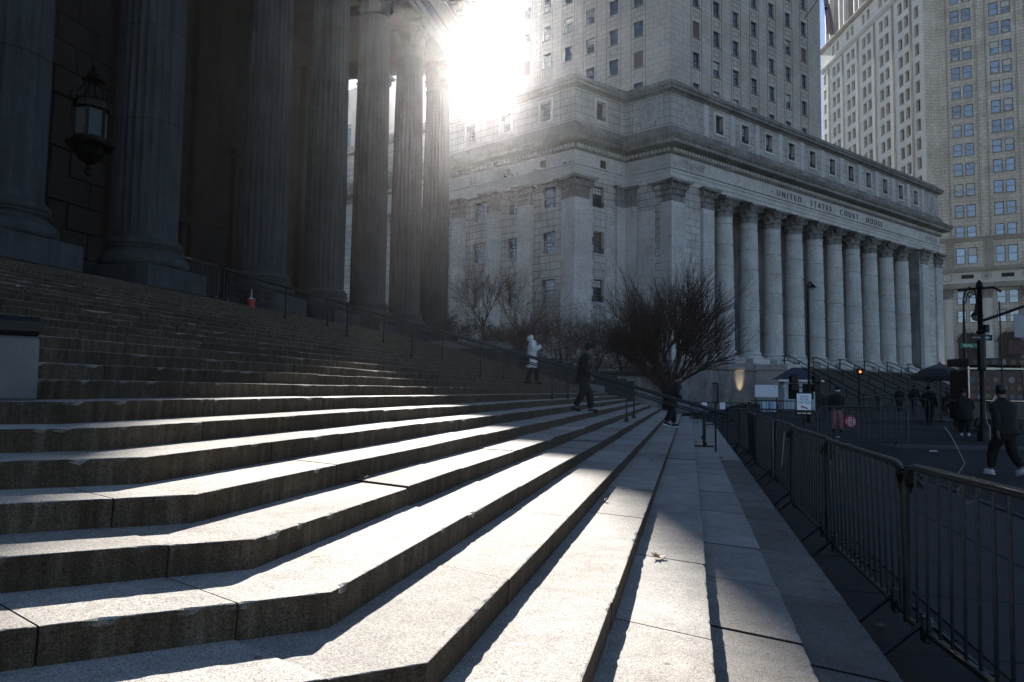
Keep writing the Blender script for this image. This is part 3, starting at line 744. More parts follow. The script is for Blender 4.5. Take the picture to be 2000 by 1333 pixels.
# ------------------------------------------------------------------ the federal court house
AR, ALW = 53 - 13.894, -50 - 13.894      # walking azimuths of the long front and of the west faces
C3 = Vector((-1.512, 60.346)); uR = azv(AR).xy; uL = azv(ALW).xy
C2 = C3 + uL * 4.4; C1 = C2 - uR * 5.9; C0 = C1 + uL * 36
CE = C3 + uR * 50.6; nR = Vector((-uR.y, uR.x))
PLAN = [C0, C1, C2, C3, CE, CE + nR * 30]
FM = FR(C3, AR); FW = FR(C1, ALW + 180); FS = FR(C1, AR); FC = FR(C2, ALW + 180)
ZP, ZA, ZC1, ZC2, ZT = 4.3, 19.3, 21.75, 24.05, 28.2
STD = stone('grimy_stair_granite', (.07, .069, .064), .25, 14, .8, .1, (.8, .6), dirtc=(.4, .38, .34))
def federal():
    b = thing('federal_court_house', 'broad grey granite court house with a long Corinthian colonnade and a tall square tower above', 'court house', loc=(20, 78, 0))
    P = T(-20, -78, 0); pf = lambda F: P @ F
    FMp, FWp, FSp, FCp = pf(FM), pf(FW), pf(FS), pf(FC)
    shift = lambda pts: [p - Vector((20, 78)) for p in pts]; PL = shift(PLAN)
    # entablature and cornices, swept round all corners
    mb = MB(); sweep(mb, PL, [(-.6, ZA), (0, ZA), (0, ZA + .35), (.06, ZA + .36), (.06, ZA + .72), (.12, ZA + .73), (.12, ZA + .98), (.24, ZA + 1.02), (.24, ZA + 1.12), (-.6, ZA + 1.12)]); mb.build('architrave', US, b)
    mb = MB(); sweep(mb, PL, [(-.6, ZA + 1.121), (.04, ZA + 1.121), (.04, ZA + 2.25), (-.6, ZA + 2.25)]); mb.build('frieze', US, b)
    mb = MB(); sweep(mb, PL, [(-.6, 21.551), (.14, 21.551), (.2, 21.66), (.2, 22.02), (.55, 22.12), (.95, 22.16), (1.05, 22.2), (1.05, 22.5), (1.15, 22.55), (1.28, 22.78), (1.3, 22.86), (.5, 23.2), (.42, 23.22), (.42, 23.6), (.25, 23.62), (.25, 23.9), (.1, 23.95), (-.6, 23.95)]); mb.build('main_cornice', USD, b)
    mb = MB(); dn = MB()
    for F, L, x0 in ((FMp, 50.6, 0), (FSp, 5.9, 0), (FCp, 4.4, 0), (FWp, 26, -26)):
        s = 0
        while s < L: dn.box(x0 + s + .06, x0 + s + .26, -.38, -.2, 21.72, 22.0, M=F); s += .38
    dn.build('dentils', US, b, kind='stuff')
    mb = MB(); sweep(mb, PL, [(-.8, 26.85), (.12, 26.85), (.16, 26.95), (.4, 27.03), (.45, 27.05), (.45, 27.25), (.55, 27.33), (.56, 27.45), (.2, 27.52), (.1, 27.54), (.1, 27.95), (-.8, 28.0)]); mb.build('attic_cornice', USD, b)
    mb = MB(); mb.prism([(p.x, p.y) for p in [PL[0] + nR * 0, PL[1], PL[2], PL[3], PL[4], PL[5], PL[0] + Vector((25, 30))]], 27.0, 27.9); mb.build('roof', USD, b)
    # attic storey
    hw = 1.1; aw = [(6.5 + 3.79 * i) for i in range(11)]
    for F, x0, x1, wins in ((FMp, .02, 50.6, aw), (FSp, .02, 5.88, [2.95]), (FWp, -36, -.0, [-3.05, -7.5, -11.8, -16.1]), (FCp, 0, 4.4, [])):
        holes = [(w - hw / 2, w + hw / 2, 24.62, 26.3) for w in wins]; mb = MB(); wall_grid(mb, F, x0, x1, 23.9, 26.9, holes, .45); mb.build('attic_wall', USW, b)
        for h in holes:
            o = window(b, F, h[0], h[1], h[2], h[3], .38, 'grid')
            m = MB(); w = .22; m.box(h[0] - w, h[1] + w, -.07, .02, h[3], h[3] + w, M=F); m.box(h[0] - w, h[1] + w, -.1, .02, h[2] - w, h[2], M=F); m.box(h[0] - w, h[0], -.07, .02, h[2], h[3], M=F); m.box(h[1], h[1] + w, -.07, .02, h[2], h[3], M=F)
            m.build('window_surround', US, b)
        for i in range(len(wins) + 1) if F is FMp else ():
            s = 4.6 + 3.79 * i; m = MB(); m.bbox(s - .35, s + .35, -.09, .03, 23.96, 26.84, .03, M=F); m.build('attic_pilaster', US, b)
    # carved medallions at the corner of the attic and at the far end
    for F, x in ((FMp, 2.3), (FCp, 2.3), (FMp, 48.6)):
        m = MB(); M = F @ T(x, 0, 25.42) @ RX(pi / 2) @ SCL(.95, .95, 1)
        for r, w in ((1.0, .07), (.82, .05), (.42, .05)): m.tube([M @ Vector((r * cos(a) * .92, r * sin(a), .05)) for a in [i * pi / 16 for i in range(32)]], w, 5, closed=True)
        for i in range(14): a = i * pi / 7; leaf(m, M @ RZ(a) @ T(.5, 0, .02) @ RY(pi / 2), .16, .3, .08, 3)
        leaf(m, M @ T(0, -.3, .04), .4, .6, .1, 4); 
        for sx in (-1, 1):
            for sz in (-1, 1): m.tube([M @ Vector((sx * (.95 + .12 * cos(t)), sz * (1.15 + .12 * sin(t)), .04)) for t in [i * pi / 4 for i in range(8)]], .04, 4, closed=True)
        m.build('medallion', US, b)
        m = MB(); 
        for e in (-1.35, 1.28): m.box(x + e, x + e + .07, -.05, .01, 24.05, 26.75, M=F)
        for e in (24.05, 26.68): m.box(x - 1.35, x + 1.35, -.05, .01, e, e + .07, M=F)
        m.build('panel_moulding', US, b)
    # carved scroll frieze near the corner
    for F, xs in ((FMp, [.7 + 1.05 * i for i in range(4)]), (FCp, [.6 + 1.02 * i for i in range(4)]), (FMp, [47.2, 48.3, 49.4])):
        m = MB()
        for i, x in enumerate(xs):
            sg = 1 if i % 2 else -1; pts = []
            for k in range(18): a = k / 17 * 2.4 * 2 * pi / 1.6; r = .42 * (1 - .75 * k / 17); pts.append(F @ Vector((x + r * cos(a + pi * (sg < 0)), -.09, 20.98 + sg * r * sin(a))))
            m.tube(pts, .055, 5)
            for a in range(5): leaf(m, F @ T(x, -.08, 20.98) @ RX(pi / 2) @ RZ(a * 1.25) @ T(.12, 0, 0) @ RY(pi / 2), .14, .26, .06, 3)
            m.tube([F @ Vector((x - .5 + .1 * q, -.08, 20.98 + .36 * sg * sin(q * .7))) for q in range(11)], .035, 4)
        m.build('scroll_carving', US, b)
    # lettering
    fc = bpy.data.curves.new('lettering', 'FONT'); fc.body = '\u00b7 UNITED \u00b7 STATES \u00b7 COURT \u00b7 HOUSE \u00b7'; fc.size = .82; fc.extrude = .03; fc.space_character = 1.62; fc.align_x = 'CENTER'
    fc.materials.append(plain('incised_letter', (.10, .09, .085), .9, 0, .1))
    fo = put('lettering', fc, b, FMp @ T(25.6, -.062, 20.62) @ RX(pi / 2))
    split_letters(text_mesh(fo), b)
    # walls, base and the recessed porch behind the colonnade
    def strip(F, x0, x1, z0=ZP, z1=ZA, holes=(), y=0.0):
        m = MB(); wall_grid(m, F, x0, x1, z0, z1, list(holes), .4, y); m.build('wall', USW, b)
        for h in holes: window(b, F, h[0], h[1], h[2], h[3], y + .32, 'grid')
    rs = random.Random(4); bm_ = {}
    def blocks(F, x0, x1, z0, z1, y, holes=()):
        z = z0; c = 0; hgt = .62
        while z + hgt <= z1:
            for (a, bb) in ([(x0, (x0 + x1) / 2 + .35), ((x0 + x1) / 2 + .35, x1)] if c % 2 else [(x0, (x0 + x1) / 2 - .35), ((x0 + x1) / 2 - .35, x1)]):
                if not any(a < h[1] and bb > h[0] and z < h[3] and z + hgt > h[2] for h in holes):
                    key = (round(bb - a, 2)); 
                    if key not in bm_: q = MB(); q.bbox(.02, bb - a - .02, -.06, .05, .02, hgt - .02, .025); bm_[key] = q.mesh('stone_block', US)
                    put('stone_block', bm_[key], b, F @ T(a, y + rs.uniform(-.006, .006), z))
            z += hgt; c += 1
    wz = [(9.1, 11.0), (13.2, 15.05), (17.1, 18.9)]
    strip(FMp, .0, 5.7); blocks(FMp, 1.62, 3.82, ZP + .9, 17.3, 0)
    strip(FMp, 45.0, 50.6); blocks(FMp, 47.0, 49.0, ZP + .9, 17.3, 0)
    strip(FCp, 0, 4.4); blocks(FCp, 1.3, 2.98, ZP + .9, 17.3, 0)
    hs = [(2.05, 3.4, a, c) for a, c in wz]; strip(FSp, 0, 5.9, holes=hs); blocks(FSp, 3.5, 4.55, 5.2, 17.3, 0); blocks(FSp, 1.45, 2.0, 5.2, 17.3, 0)
    hw_ = []
    for x in (-3.45, -7.3, -11.5, -16.0, -20.4): hw_ += [(x, x + 1.35, a, c) for a, c in wz]
    m = MB(); wall_grid(m, FWp, -36, 0, ZP, ZA, hw_, .4, .25); m.build('wall', USW, b)
    for h in hw_: window(b, FWp, h[0], h[1], h[2], h[3], .5, 'grid')
    for x0, x1 in ((-4.3, -3.5), (-2.05, -1.75), (-7.85, -7.35), (-9.95, -9.6)): pass
    # frieze vents
    for F, xs in ((FWp, (-3.5, -7.6, -11.7)), (FSp, (2.9,))):
        for x in xs: m = MB(); m.box(x, x + .62, -.06, .0, 20.55, 21.2, M=F); m.build('vent', GLK, b)
    # square piers and pilasters
    pcap = capital(.78, 1.75, True).mesh('pilaster_capital', USD); ccap = capital(.78, 1.75).mesh('round_capital', USD)
    def pier(F, x0, x1, y0=-.28, y1=.4, capR=None):
        w = x1 - x0; m = MB(); z = ZP + .95; i = 0
        while z < 17.5: 
            h = min(2.35, 17.52 - z)
            if h < .15: break
            m.bbox(x0, x1, y0, y1, z + .008, z + h - .008, .012, M=F); z += h
        m.bbox(x0 - .14, x1 + .14, y0 - .14, y1, ZP, ZP + .5, .02, M=F); m.bbox(x0 - .08, x1 + .08, y0 - .08, y1, ZP + .5, ZP + .94, .04, M=F)
        p = m.build('pier', US, b)
        s = w / (2 * .78) / 1.02
        put('capital', pcap, p, F @ T((x0 + x1) / 2, (y0 - .0) + w / 2, 17.53) @ SCL(s, s, 1))
    # corner piers stand on both faces
    def cpier(F, cx, cy, w=1.65):
        m = MB(); z = ZP + .95
        while z < 17.4:
            h = min(2.35, 17.52 - z); m.bbox(cx - w / 2, cx + w / 2, cy - w / 2, cy + w / 2, z + .008, z + h - .008, .012, M=F); z += h
        m.bbox(cx - w / 2 - .14, cx + w / 2 + .14, cy - w / 2 - .14, cy + w / 2 + .14, ZP, ZP + .5, .02, M=F); m.bbox(cx - w / 2 - .08, cx + w / 2 + .08, cy - w / 2 - .08, cy + w / 2 + .08, ZP + .5, ZP + .94, .04, M=F)
        p = m.build('corner_pier', US, b); s = w / 1.56 / 1.02; put('capital', pcap, p, F @ T(cx, cy, 17.53) @ SCL(s, s, 1))
    cpier(FMp, .62, .55); cpier(FMp, 49.9, .55); cpier(FSp, .58, .52); pier(FMp, 3.9, 5.4); pier(FMp, 45.3, 46.8)
    pier(FSp, 4.75, 5.8, -.2); pier(FCp, .12, 1.2, -.2)
    pier(FWp, -5.9, -4.45, -.2, .6); 
    # round shafts: the ten of the front and the engaged ones of the west wing
    def drumcol(R=.93):
        m = MB(); z = ZP + 1.15; pr = [(R, z)]; k = 0; zt = 17.45
        js = [z + 1.9 * i for i in range(1, 7)]
        pts = sorted([z, zt] + [j + d for j in js for d in (-.075, -.05, .05, .075)])
        pr = []
        for p in pts:
            u = (p - z) / (zt - z); r = R - (R * .15) * max(0, (u - .2) / .8) ** 1.3
            if any(abs(p - j) < .06 for j in js): r *= .93
            pr.append((r, p))
        m.lathe([(R * 1.12, z - .1), (R * 1.08, z)] + pr + [(R * .92, 17.46), (R * .92, 17.52)], 28); return m.mesh('column_shaft', US, 35)
    sh = drumcol(); bs = MB(); attic_base(bs, .93, .6, 28); bs = bs.mesh('column_base', US, 50); pm = MB(); pm.bbox(-1.3, 1.3, -1.3, 1.3, 0, .52, .02); pm = pm.mesh('column_plinth', US)
    for i in range(10):
        c = put('column', sh, b, FMp @ T(8.4 + 3.79 * i, 1.0, 0)); put('base', bs, c, T(0, 0, ZP + .5)); put('plinth', pm, c, T(0, 0, ZP)); put('capital', ccap, c, T(0, 0, 17.53))
    for x in (-8.9, -13.3, -17.7, -22.1):
        c = put('column', sh, b, FWp @ T(x, .35, 0)); put('base', bs, c, T(0, 0, ZP + .5)); put('plinth', pm, c, T(0, 0, ZP)); put('capital', ccap, c, T(0, 0, 17.53))
    # porch recess
    m = MB(); ww = []
    for i in range(11):
        x = 6.5 + 3.79 * i - .65; ww += [(x, x + 1.3, 6.0, 9.6), (x, x + 1.3, 11.4, 13.6), (x, x + 1.3, 15.2, 17.2)]
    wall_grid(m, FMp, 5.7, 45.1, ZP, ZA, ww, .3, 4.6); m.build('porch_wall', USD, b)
    for h in ww: window(b, FMp, h[0], h[1], h[2], h[3], 4.85, 'grid')
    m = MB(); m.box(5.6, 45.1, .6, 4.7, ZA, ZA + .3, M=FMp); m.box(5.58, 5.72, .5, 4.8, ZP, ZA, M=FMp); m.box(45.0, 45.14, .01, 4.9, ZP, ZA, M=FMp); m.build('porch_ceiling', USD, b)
    # base storey
    m = MB(); hd = [(-2.6, -1.3, 0, 2.7)]; 
    sweep(m, shift([C0, C1, C2, C3 + uR * 0, C3 + uR * 12.2]), [(-2, -.5), (.55, -.5), (.55, .6), (.42, .66), (.42, 3.55), (.5, 3.6), (.62, 3.7), (.62, 3.95), (.42, 4.0), (.42, ZP - .01), (-3, ZP - .01)]); m.build('base_wall', USD, b)
    m = MB(); m.box(11.0, 13.0, -3.6, -.45, -.5, 3.7, M=FMp); m.bbox(10.9, 13.1, -3.7, -.45, 3.71, 4.25, .03, M=FMp); m.build('stair_cheek', US, b)
    m = MB(); m.box(44.6, 51.2, -3.6, -.45, -.5, 3.7, M=FMp); m.bbox(44.5, 51.3, -3.7, -.45, 3.71, 4.25, .03, M=FMp); m.build('stair_cheek', US, b)
    m = MB(); m.box(3.0, 4.1, -.45, -.435, .2, 3.0, M=FSp); m.box(5.0, 5.6, -.5, -.43, .4, 2.9, M=FCp @ T(-6, 0, 0)); d = m.build('base_door', GLK, b)
    m = MB(); m.box(12.05, 12.45, -3.63, -3.6, 2.3, 2.6, M=FMp); m.build('wall_plaque', GLK, b)
    # porch floor and front stairs
    m = MB(); m.box(5.7, 45.0, -.45, 4.7, -.5, ZP - .004, M=FMp); m.build('porch_floor', USD, b)
    for i in range(22):
        m = MB(); m.bbox(13.0, 44.6, -.45 - .34 * (i + 1), -.4 - .34 * i, -.2, ZP - .165 * (i + 1), .012, M=FMp); m.build('stair_tread', STD, b)
    # tower
    TC = Vector((-2.251, 90.096)); FT = pf(FR(TC, AR)); FTW = pf(FR(TC, ALW + 180))
    cx = [4.3 + 4.23 * i for i in range(7)]; hz = [27.1 + 4.13 * i for i in range(15)]
    for F, x0, x1, cols in ((FT, 0, 35.1, cx), (FTW, -28.45, 0, [-5.35, -9.1, -12.85, -16.6, -20.3, -24.1])):
        holes = []; dark = RS
        for j, z in enumerate(hz):
            for x in cols: holes.append((x, x + 1.4, z, z + 2.15))
        m = MB(); wall_grid(m, F, x0, x1, 24, 92, holes, .35); m.build('tower_wall', TOW, b)
        rs2 = random.Random(8)
        for h in holes:
            if h[2] > 62: continue
            bl = rs2.random() < .1
            if bl: m = MB(); m.box(h[0], h[1], .12, .3, h[2], h[3], M=F); m.build('boarded_window', plain('brown_board', (.12, .09, .085), .8) if 'brown_board' not in bpy.data.materials else bpy.data.materials['brown_board'], b)
            else: window(b, F, h[0], h[1], h[2], h[3], .25, 'six')
        for x in cols:    # raised piers between the bays and sunk spandrel panels
            m = MB()
            for e in (-.42, 1.72): m.box(x + e, x + e + .1, -.05, .01, 24.5, 91, M=F)
            m.build('pier_moulding', TOW, b)
            for z in hz[:9]:
                m = MB(); 
                m.box(x + .05, x + 1.35, -.04, .01, z - 1.35, z - 1.29, M=F); m.box(x + .05, x + 1.35, -.04, .01, z - .62, z - .56, M=F); m.box(x + .05, x + .11, -.04, .01, z - 1.29, z - .62, M=F); m.box(x + 1.29, x + 1.35, -.04, .01, z - 1.29, z - .62, M=F); m.box(x - .1, x + 1.5, -.12, .02, z - .14, z - .002, M=F)
                m.build('window_sill', TOW, b)
    m = MB(); e = TC + uR * 35.1; m.prism([(q.x - 20, q.y - 78) for q in (TC + nR * .9 + uR * .9, e + nR * .9, e + nR * 30.6, TC + nR * 30.6 + uR * .9)], 24, 91.9)
    m.build('tower_core', GLK, b)
    m = MB(); s = e - Vector((20, 78)); ee = s + nR * 30; m.quad((s.x, s.y, 24), (ee.x, ee.y, 24), (ee.x, ee.y, 92), (s.x, s.y, 92), [(0, 24), (30, 24), (30, 92), (0, 92)]); m.build('tower_wall', TOW, b)
    return b
federal()
# ------------------------------------------------------------------ the tall civic building behind
def municipal():
    MC = Vector((46.787, 163.004)); aR, aLL = -73.894 + 180, -17.894
    aLL = MUNI_AZ
    b = thing('municipal_skyscraper', 'very tall pale stone office building with paired windows behind the colonnade', 'skyscraper', loc=(MC.x, MC.y, 0))
    P = T(-MC.x, -MC.y, 0); FRt = P @ FR(MC, aR); FL = P @ FR(MC, aLL + 180)
    # right face: paired sash windows, first storeys counted downwards
    zr = [101.0 - 4.02 * i for i in range(14)]; zr = [80.9 + 4.02 * 5 - 4.02 * i for i in range(13)] + [48.72, 44.5, 40.15, 35.8]
    holes = []; bays = [5.75 + 6.68 * i for i in range(5)]
    rs = random.Random(9)
    for zt in zr:
        for x in bays:
            for dx in (0, 2.02): holes.append((x + dx, x + dx + 1.58, zt - 2.6, zt))
    for x in bays:
        for dx in (0, 2.02): holes.append((x + dx, x + dx + 1.62, 28.1, 31.4))
    m = MB(); wall_grid(m, FRt, 3.0, 42, 27.3, 104, holes, .22); Q = FL @ Vector((1.95, 0, 0)); q3 = FRt @ Vector((3.0, 0, 0)); wl = (Q - q3).length; m.add([Vector((Q.x, Q.y, 0)), Vector((q3.x, q3.y, 0)), Vector((q3.x, q3.y, 104)), Vector((Q.x, Q.y, 104))], [(0, 1, 2, 3)], [[(0, 0), (wl, 0), (wl, 104), (0, 104)]]); m.build('wall', MUR, b)
    for h in holes: window(b, FRt, h[0], h[1], h[2], h[3], .1, 'big', GLB, FRAME, rs, ac=rs.random() < .14)
    for x in bays:
        m = MB()
        for e in (-.85, 4.35): m.box(x + e, x + e + .14, -.1, .01, 33.6, 104, M=FRt)
        for e in (-.62, 4.12): m.box(x + e, x + e + .06, -.03, .01, 33.6, 104, M=FRt)
        m.build('pier_groove', MUR, b)
        for zt in zr:
            m = MB(); m.box(x - .15, x + 3.75, -.1, .02, zt - 2.74, zt - 2.6, M=FRt); m.build('window_sill', MUR, b)
    m = MB(); m.box(-.3, 42, -.35, .01, 32.6, 33.1, M=FRt); m.box(-.4, 42, -.5, .01, 33.101, 33.5, M=FRt)
    for x in bays: m.box(x - 1.55, x - .3, -.45, .01, 27.4, 32.59, M=FRt)
    m.build('string_course', MUR, b)
    m = MB(); m.box(-.6, 42, -.9, .02, 26.4, 26.75, M=FRt); m.box(-.8, 42, -1.15, .02, 26.751, 27.0, M=FRt); m.box(-.6, 42, -.8, .02, 27.001, 27.35, M=FRt); m.build('cornice', MUR, b)
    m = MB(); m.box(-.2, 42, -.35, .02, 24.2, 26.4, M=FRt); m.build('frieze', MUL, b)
    for i, x in enumerate(bays): m = MB(); m.box(x + .8, x + 2.9, -.36, -.345, 25.05, 25.85, M=FRt); m.build('attic_opening', GLK, b)
    for i in range(5):
        x = 4.15 + 6.64 * i; m = MB(); M = FRt @ T(x, -.36, 25.45) @ RX(pi / 2); m.tube([M @ Vector((.78 * cos(a), .78 * sin(a), .02)) for a in [k * pi / 12 for k in range(24)]], .07, 5, closed=True)
        if i: 
            for k in range(6): leaf(m, M @ RZ(k * pi / 3) @ T(.1, 0, 0) @ RY(pi / 2), .3, .5, .1, 3)
        m.build('roundel', MUR, b)
    m = MB(); 
    for j, (o, a, c) in enumerate(((.3, 23.2, 23.5), (.38, 23.501, 23.85), (.46, 23.851, 24.199))): m.box(-.3, 42, -o, .02, a, c, M=FRt)
    m.build('architrave', MUR, b)
    cap = capital(.85, 2.1).mesh('civic_capital', USD); sh = MB(); pr = []
    for k in range(10): pr += [(.95 - .01 * k, 2.2 + 1.9 * k + .02), (.95 - .01 * k, 2.2 + 1.9 * k + 1.86), (.92, 2.2 + 1.9 * k + 1.88)] if 2.2 + 1.9 * k < 20.9 - 1.8 else []
    sh.lathe([(1.2, 1.0), (1.15, 1.9), (1.0, 2.15)] + pr + [(.87, 21.0)], 20); sh = sh.mesh('civic_column', MUL, 40)
    for i in range(6): c = put('column', sh, b, FRt @ T(4.15 + 6.64 * i, -.1, 0)); put('capital', cap, c, T(0, 0, 21.05))
    h2 = []
    for x in bays:
        for dx in (0, 2.02): h2 += [(x + dx, x + dx + 1.6, 20.0, 22.7), (x + dx, x + dx + 1.6, 16.3, 18.8)]
    def arch_wall(m, F, x0, x1, y):
        wall_grid(m, F, x0, x1, 0, 23.2, h2 + [(x - .2, x + 3.8, 0, 12.4) for x in bays], .3, y)
    m = MB(); arch_wall(m, FRt, 0, 42, .9); m.build('wall', MUR, b)
    for h in h2: window(b, FRt, h[0], h[1], h[2], h[3], 1.0, 'big', GLB, FRAME, rs)
    for x in bays:      # round-headed arches
        m = MB(); c = x + 1.8; r = 2.0; n = 14; f = []
        for k in range(n):
            a0, a1 = pi - pi * k / n, pi - pi * (k + 1) / n
            p = [(c + r * cos(a0), 12.4 + r * sin(a0)), (c + r * cos(a1), 12.4 + r * sin(a1))]
            q = [(c + 2.35 * cos(a0), 12.4 + 2.35 * sin(a0)), (c + 2.35 * cos(a1), 12.4 + 2.35 * sin(a1))]
            m.add([FRt @ Vector((u[0], y, u[1])) for y in (.6, .95) for u in (p[0], p[1], q[1], q[0])], [(0, 1, 2, 3), (0, 4, 5, 1), (2, 6, 7, 3)])
        m.box(x - .3, x - .01, .6, .95, 0, 12.3, M=FRt); m.box(x + 3.61, x + 3.9, .6, .95, 0, 12.3, M=FRt); m.bbox(c - .35, c + .35, .4, .95, 14.2, 15.2, .03, M=FRt)
        ar = m.build('arch', MUR, b)
        m = MB(); 
        pts = [(c + 2.02 * cos(pi * k / 14), 12.4 + 2.02 * sin(pi * k / 14)) for k in range(15)]
        vs = [FRt @ Vector((u, .885, w)) for u, w in [(x - .2, .1), (x + 3.8, .1)] + pts]; m.add(vs, [list(range(len(vs)))[::1]]); m.build('arch_glazing', GLK, ar)
        m = MB(); m.box(x, x + 3.6, .8, .87, 8.2, 8.5, M=FRt); m.box(x + 1.7, x + 1.9, .8, .87, .1, 8.2, M=FRt); m.build('glazing_bar', FRAME, ar)
    # left face
    hs = []; bx = [-7.5 - 7.9 * i for i in range(5)]; zt0 = 79.55
    for j in range(-1, 17):
        zt = 83.9 - 4.07 * j
        for x in bx:
            for dx in (0, 2.4): hs.append((x + dx, x + dx + 1.6, zt - 2.65, zt))
        hs.append((-1.3, .25, zt - 2.65, zt)); hs.append((-44.1, -42.8, zt - 2.65, zt))
    for x in bx:
        for dx in (0, 2.4): hs.append((x + dx, x + dx + 1.4, 91.4, 93.9))
    # the face starts 1.8 m beyond the corner
    OFF = 1.8; hs = [(h[0] - OFF + 1.8, h[1] - OFF + 1.8, h[2], h[3]) for h in hs]
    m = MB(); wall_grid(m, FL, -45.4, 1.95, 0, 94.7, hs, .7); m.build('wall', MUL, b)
    rs3 = random.Random(2)
    for h in hs:
        if h[3] < 36: continue
        window(b, FL, h[0], h[1], h[2], h[3], .6, 'dark', GLK, FRAME, rs3, ac=rs3.random() < .03)
    for x in [-2.9] + [bb - 2.4 for bb in bx]:
        m = MB(); m.box(x, x + .22, -.16, .01, 20, 89, M=FL); m.box(x + .5, x + .72, -.16, .01, 20, 89, M=FL); m.build('pilaster_strip', MUR, b)
    m = MB(); m.box(-45.6, 2.05, -.3, .01, 89.4, 89.8, M=FL); m.box(-45.7, 2.15, -.45, .01, 89.801, 90.1, M=FL)
    k = -45.3
    while k < 1.9: m.box(k, k + .3, -.3, .01, 89.05, 89.39, M=FL); k += .6
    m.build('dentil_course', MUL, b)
    m = MB(); m.box(-45.8, 2.3, -.7, .02, 94.71, 95.1, M=FL); m.box(-46, 2.5, -1.0, .02, 95.101, 95.5, M=FL); m.box(-45.8, 2.3, -.6, .02, 95.501, 95.8, M=FL); m.build('cornice', MUR, b)
    m = MB(); m.box(-45, 1.5, 2.2, 2.4, 95.8, 112, M=FL); m.build('colonnade_wall', GLK, b)
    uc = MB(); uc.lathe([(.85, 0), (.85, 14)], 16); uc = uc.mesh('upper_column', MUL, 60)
    for x in [-2.2] + [bb - 1.3 + 0 for bb in bx]:
        for dx in (0, 2.4): put('column', uc, b, FL @ T(x - dx, .9, 95.5))
    m = MB()
    for x in [-2.2] + [bb - 1.3 for bb in bx]: m.box(x - 2.9, x + .5, 1.2, 2.3, 95.5, 110, M=FL)
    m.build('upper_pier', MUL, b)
    # solid body
    m = MB(); p0 = Vector((0, 0)); a = azv(aR).xy; l = azv(aLL).xy; i1 = Vector((-a.y, a.x)); c = i1 * 1.3 + l * .0
    m.prism([(v.x, v.y) for v in ((a * 42 + i1 * 1.3), (a * 42 + i1 * 40), (l * 45.3 + Vector((20, 14))), (l * 45.3 + Vector((.9, .3))), (Vector((1.1, 1.6))))], 0, 94.15)
    m.build('core', GLK, b)
MUNI_AZ = -14.6
municipal()
# flag on the tower
def flag():
    p = from_cam(43.96, 100, 58.5); f = thing('flag', 'striped flag hanging from the corner of the tower', 'flag', loc=p)
    m = MB(); m.tube([(-2.5, -.5, -3), (.6, .1, 1.6)], .06, 6); m.lathe([(0.0, 1.55), (.14, 1.65), (.0, 1.8)], 8, M=T(.6, .1, 0)); m.build('pole', BLK, f)
    red = plain('flag_red', (.28, .03, .04), .8, 0, .1); wh = plain('flag_white', (.6, .6, .6), .8, 0, .1); bl = plain('flag_blue', (.03, .04, .1), .8, 0, .1)
    N = 16; H = 6.2; Wd = 2.6
    def pt(u, v):   # u along the hang, v across the stripes
        x = .2 + (v - .2) * .75 * Wd * (.35 + .65 * (u)) * .62 + u * .55; return Vector((x, .25 * sin(v * 9 + u * 4), .9 - u * H - v * .5))
    for i in range(13):
        mm = MB(); m0 = 0
        for k in range(N):
            u0, u1 = k / N, (k + 1) / N
            if i < 7 and u1 <= .42: continue
            v0, v1 = i / 13, (i + 1) / 13; vs = [pt(u0, v0), pt(u1, v0), pt(u1, v1), pt(u0, v1)]
            mm.add(vs + [q + Vector((0, .03, 0)) for q in vs], [(0, 1, 2, 3), (7, 6, 5, 4)])
        mm.build('stripe', red if i % 2 == 0 else wh, f)
    mm = MB(); 
    for k in range(7):
        for i in range(7):
            u0, u1, v0, v1 = k / N, (k + 1) / N, i / 13, (i + 1) / 13; vs = [pt(u0, v0), pt(u1, v0), pt(u1, v1), pt(u0, v1)]; mm.add(vs + [q + Vector((0, .03, 0)) for q in vs], [(0, 1, 2, 3), (7, 6, 5, 4)])
    cn = mm.build('canton', bl, f)
    mm = MB()
    for k in range(6):
        for i in range(6):
            c = pt((k + .5) / N, (i + .6) / 13) + Vector((0, -.03, 0)); vs = []
            for q in range(10): a = q * pi / 5; r = .11 if q % 2 == 0 else .045; vs.append(c + Vector((r * sin(a), 0, r * cos(a))))
            mm.add(vs, [list(range(10))])
    mm.build('stars', wh, cn)
flag()
# ------------------------------------------------------------------ bare trees and shrubs
BARK = plain('dark_bark', (.035, .026, .022), .85, 0, .3, 12)
TWIG = plain('reddish_twig', (.06, .038, .032), .85, 0, .3, 6)
def grow(mb, p, d, L, r, depth, rs, spread, up, segs=4, tips=None, n=4):
    pts = [p.copy()]; q = p.copy(); dd = d.copy()
    for i in range(segs):
        dd = (dd + Vector((rs.gauss(0, .15), rs.gauss(0, .15), rs.gauss(0, .08) + up * .08))).normalized(); q = q + dd * L / segs; pts.append(q.copy())
    mb.tube(pts, r, n, r1=r * .5)
    if depth == 0: return
    k = {4: 3, 3: 4, 2: 5, 1: 6}.get(depth, 3)
    for j in range(k):
        u = .35 + .65 * (j + rs.random()) / k; i = min(segs - 1, int(u * segs)); base = pts[i].lerp(pts[i + 1], u * segs - i)
        t = (pts[i + 1] - pts[i]).normalized(); a = rs.uniform(0, 2 * pi); o = t.orthogonal().normalized(); o = Matrix.Rotation(a, 3, t) @ o
        nd_ = (t * cos(spread) + o * sin(spread)).normalized()
        grow(mb, base, nd_, L * rs.uniform(.55, .8), r * .52, depth - 1, rs, spread, up, max(2, segs - 1), tips, 3)
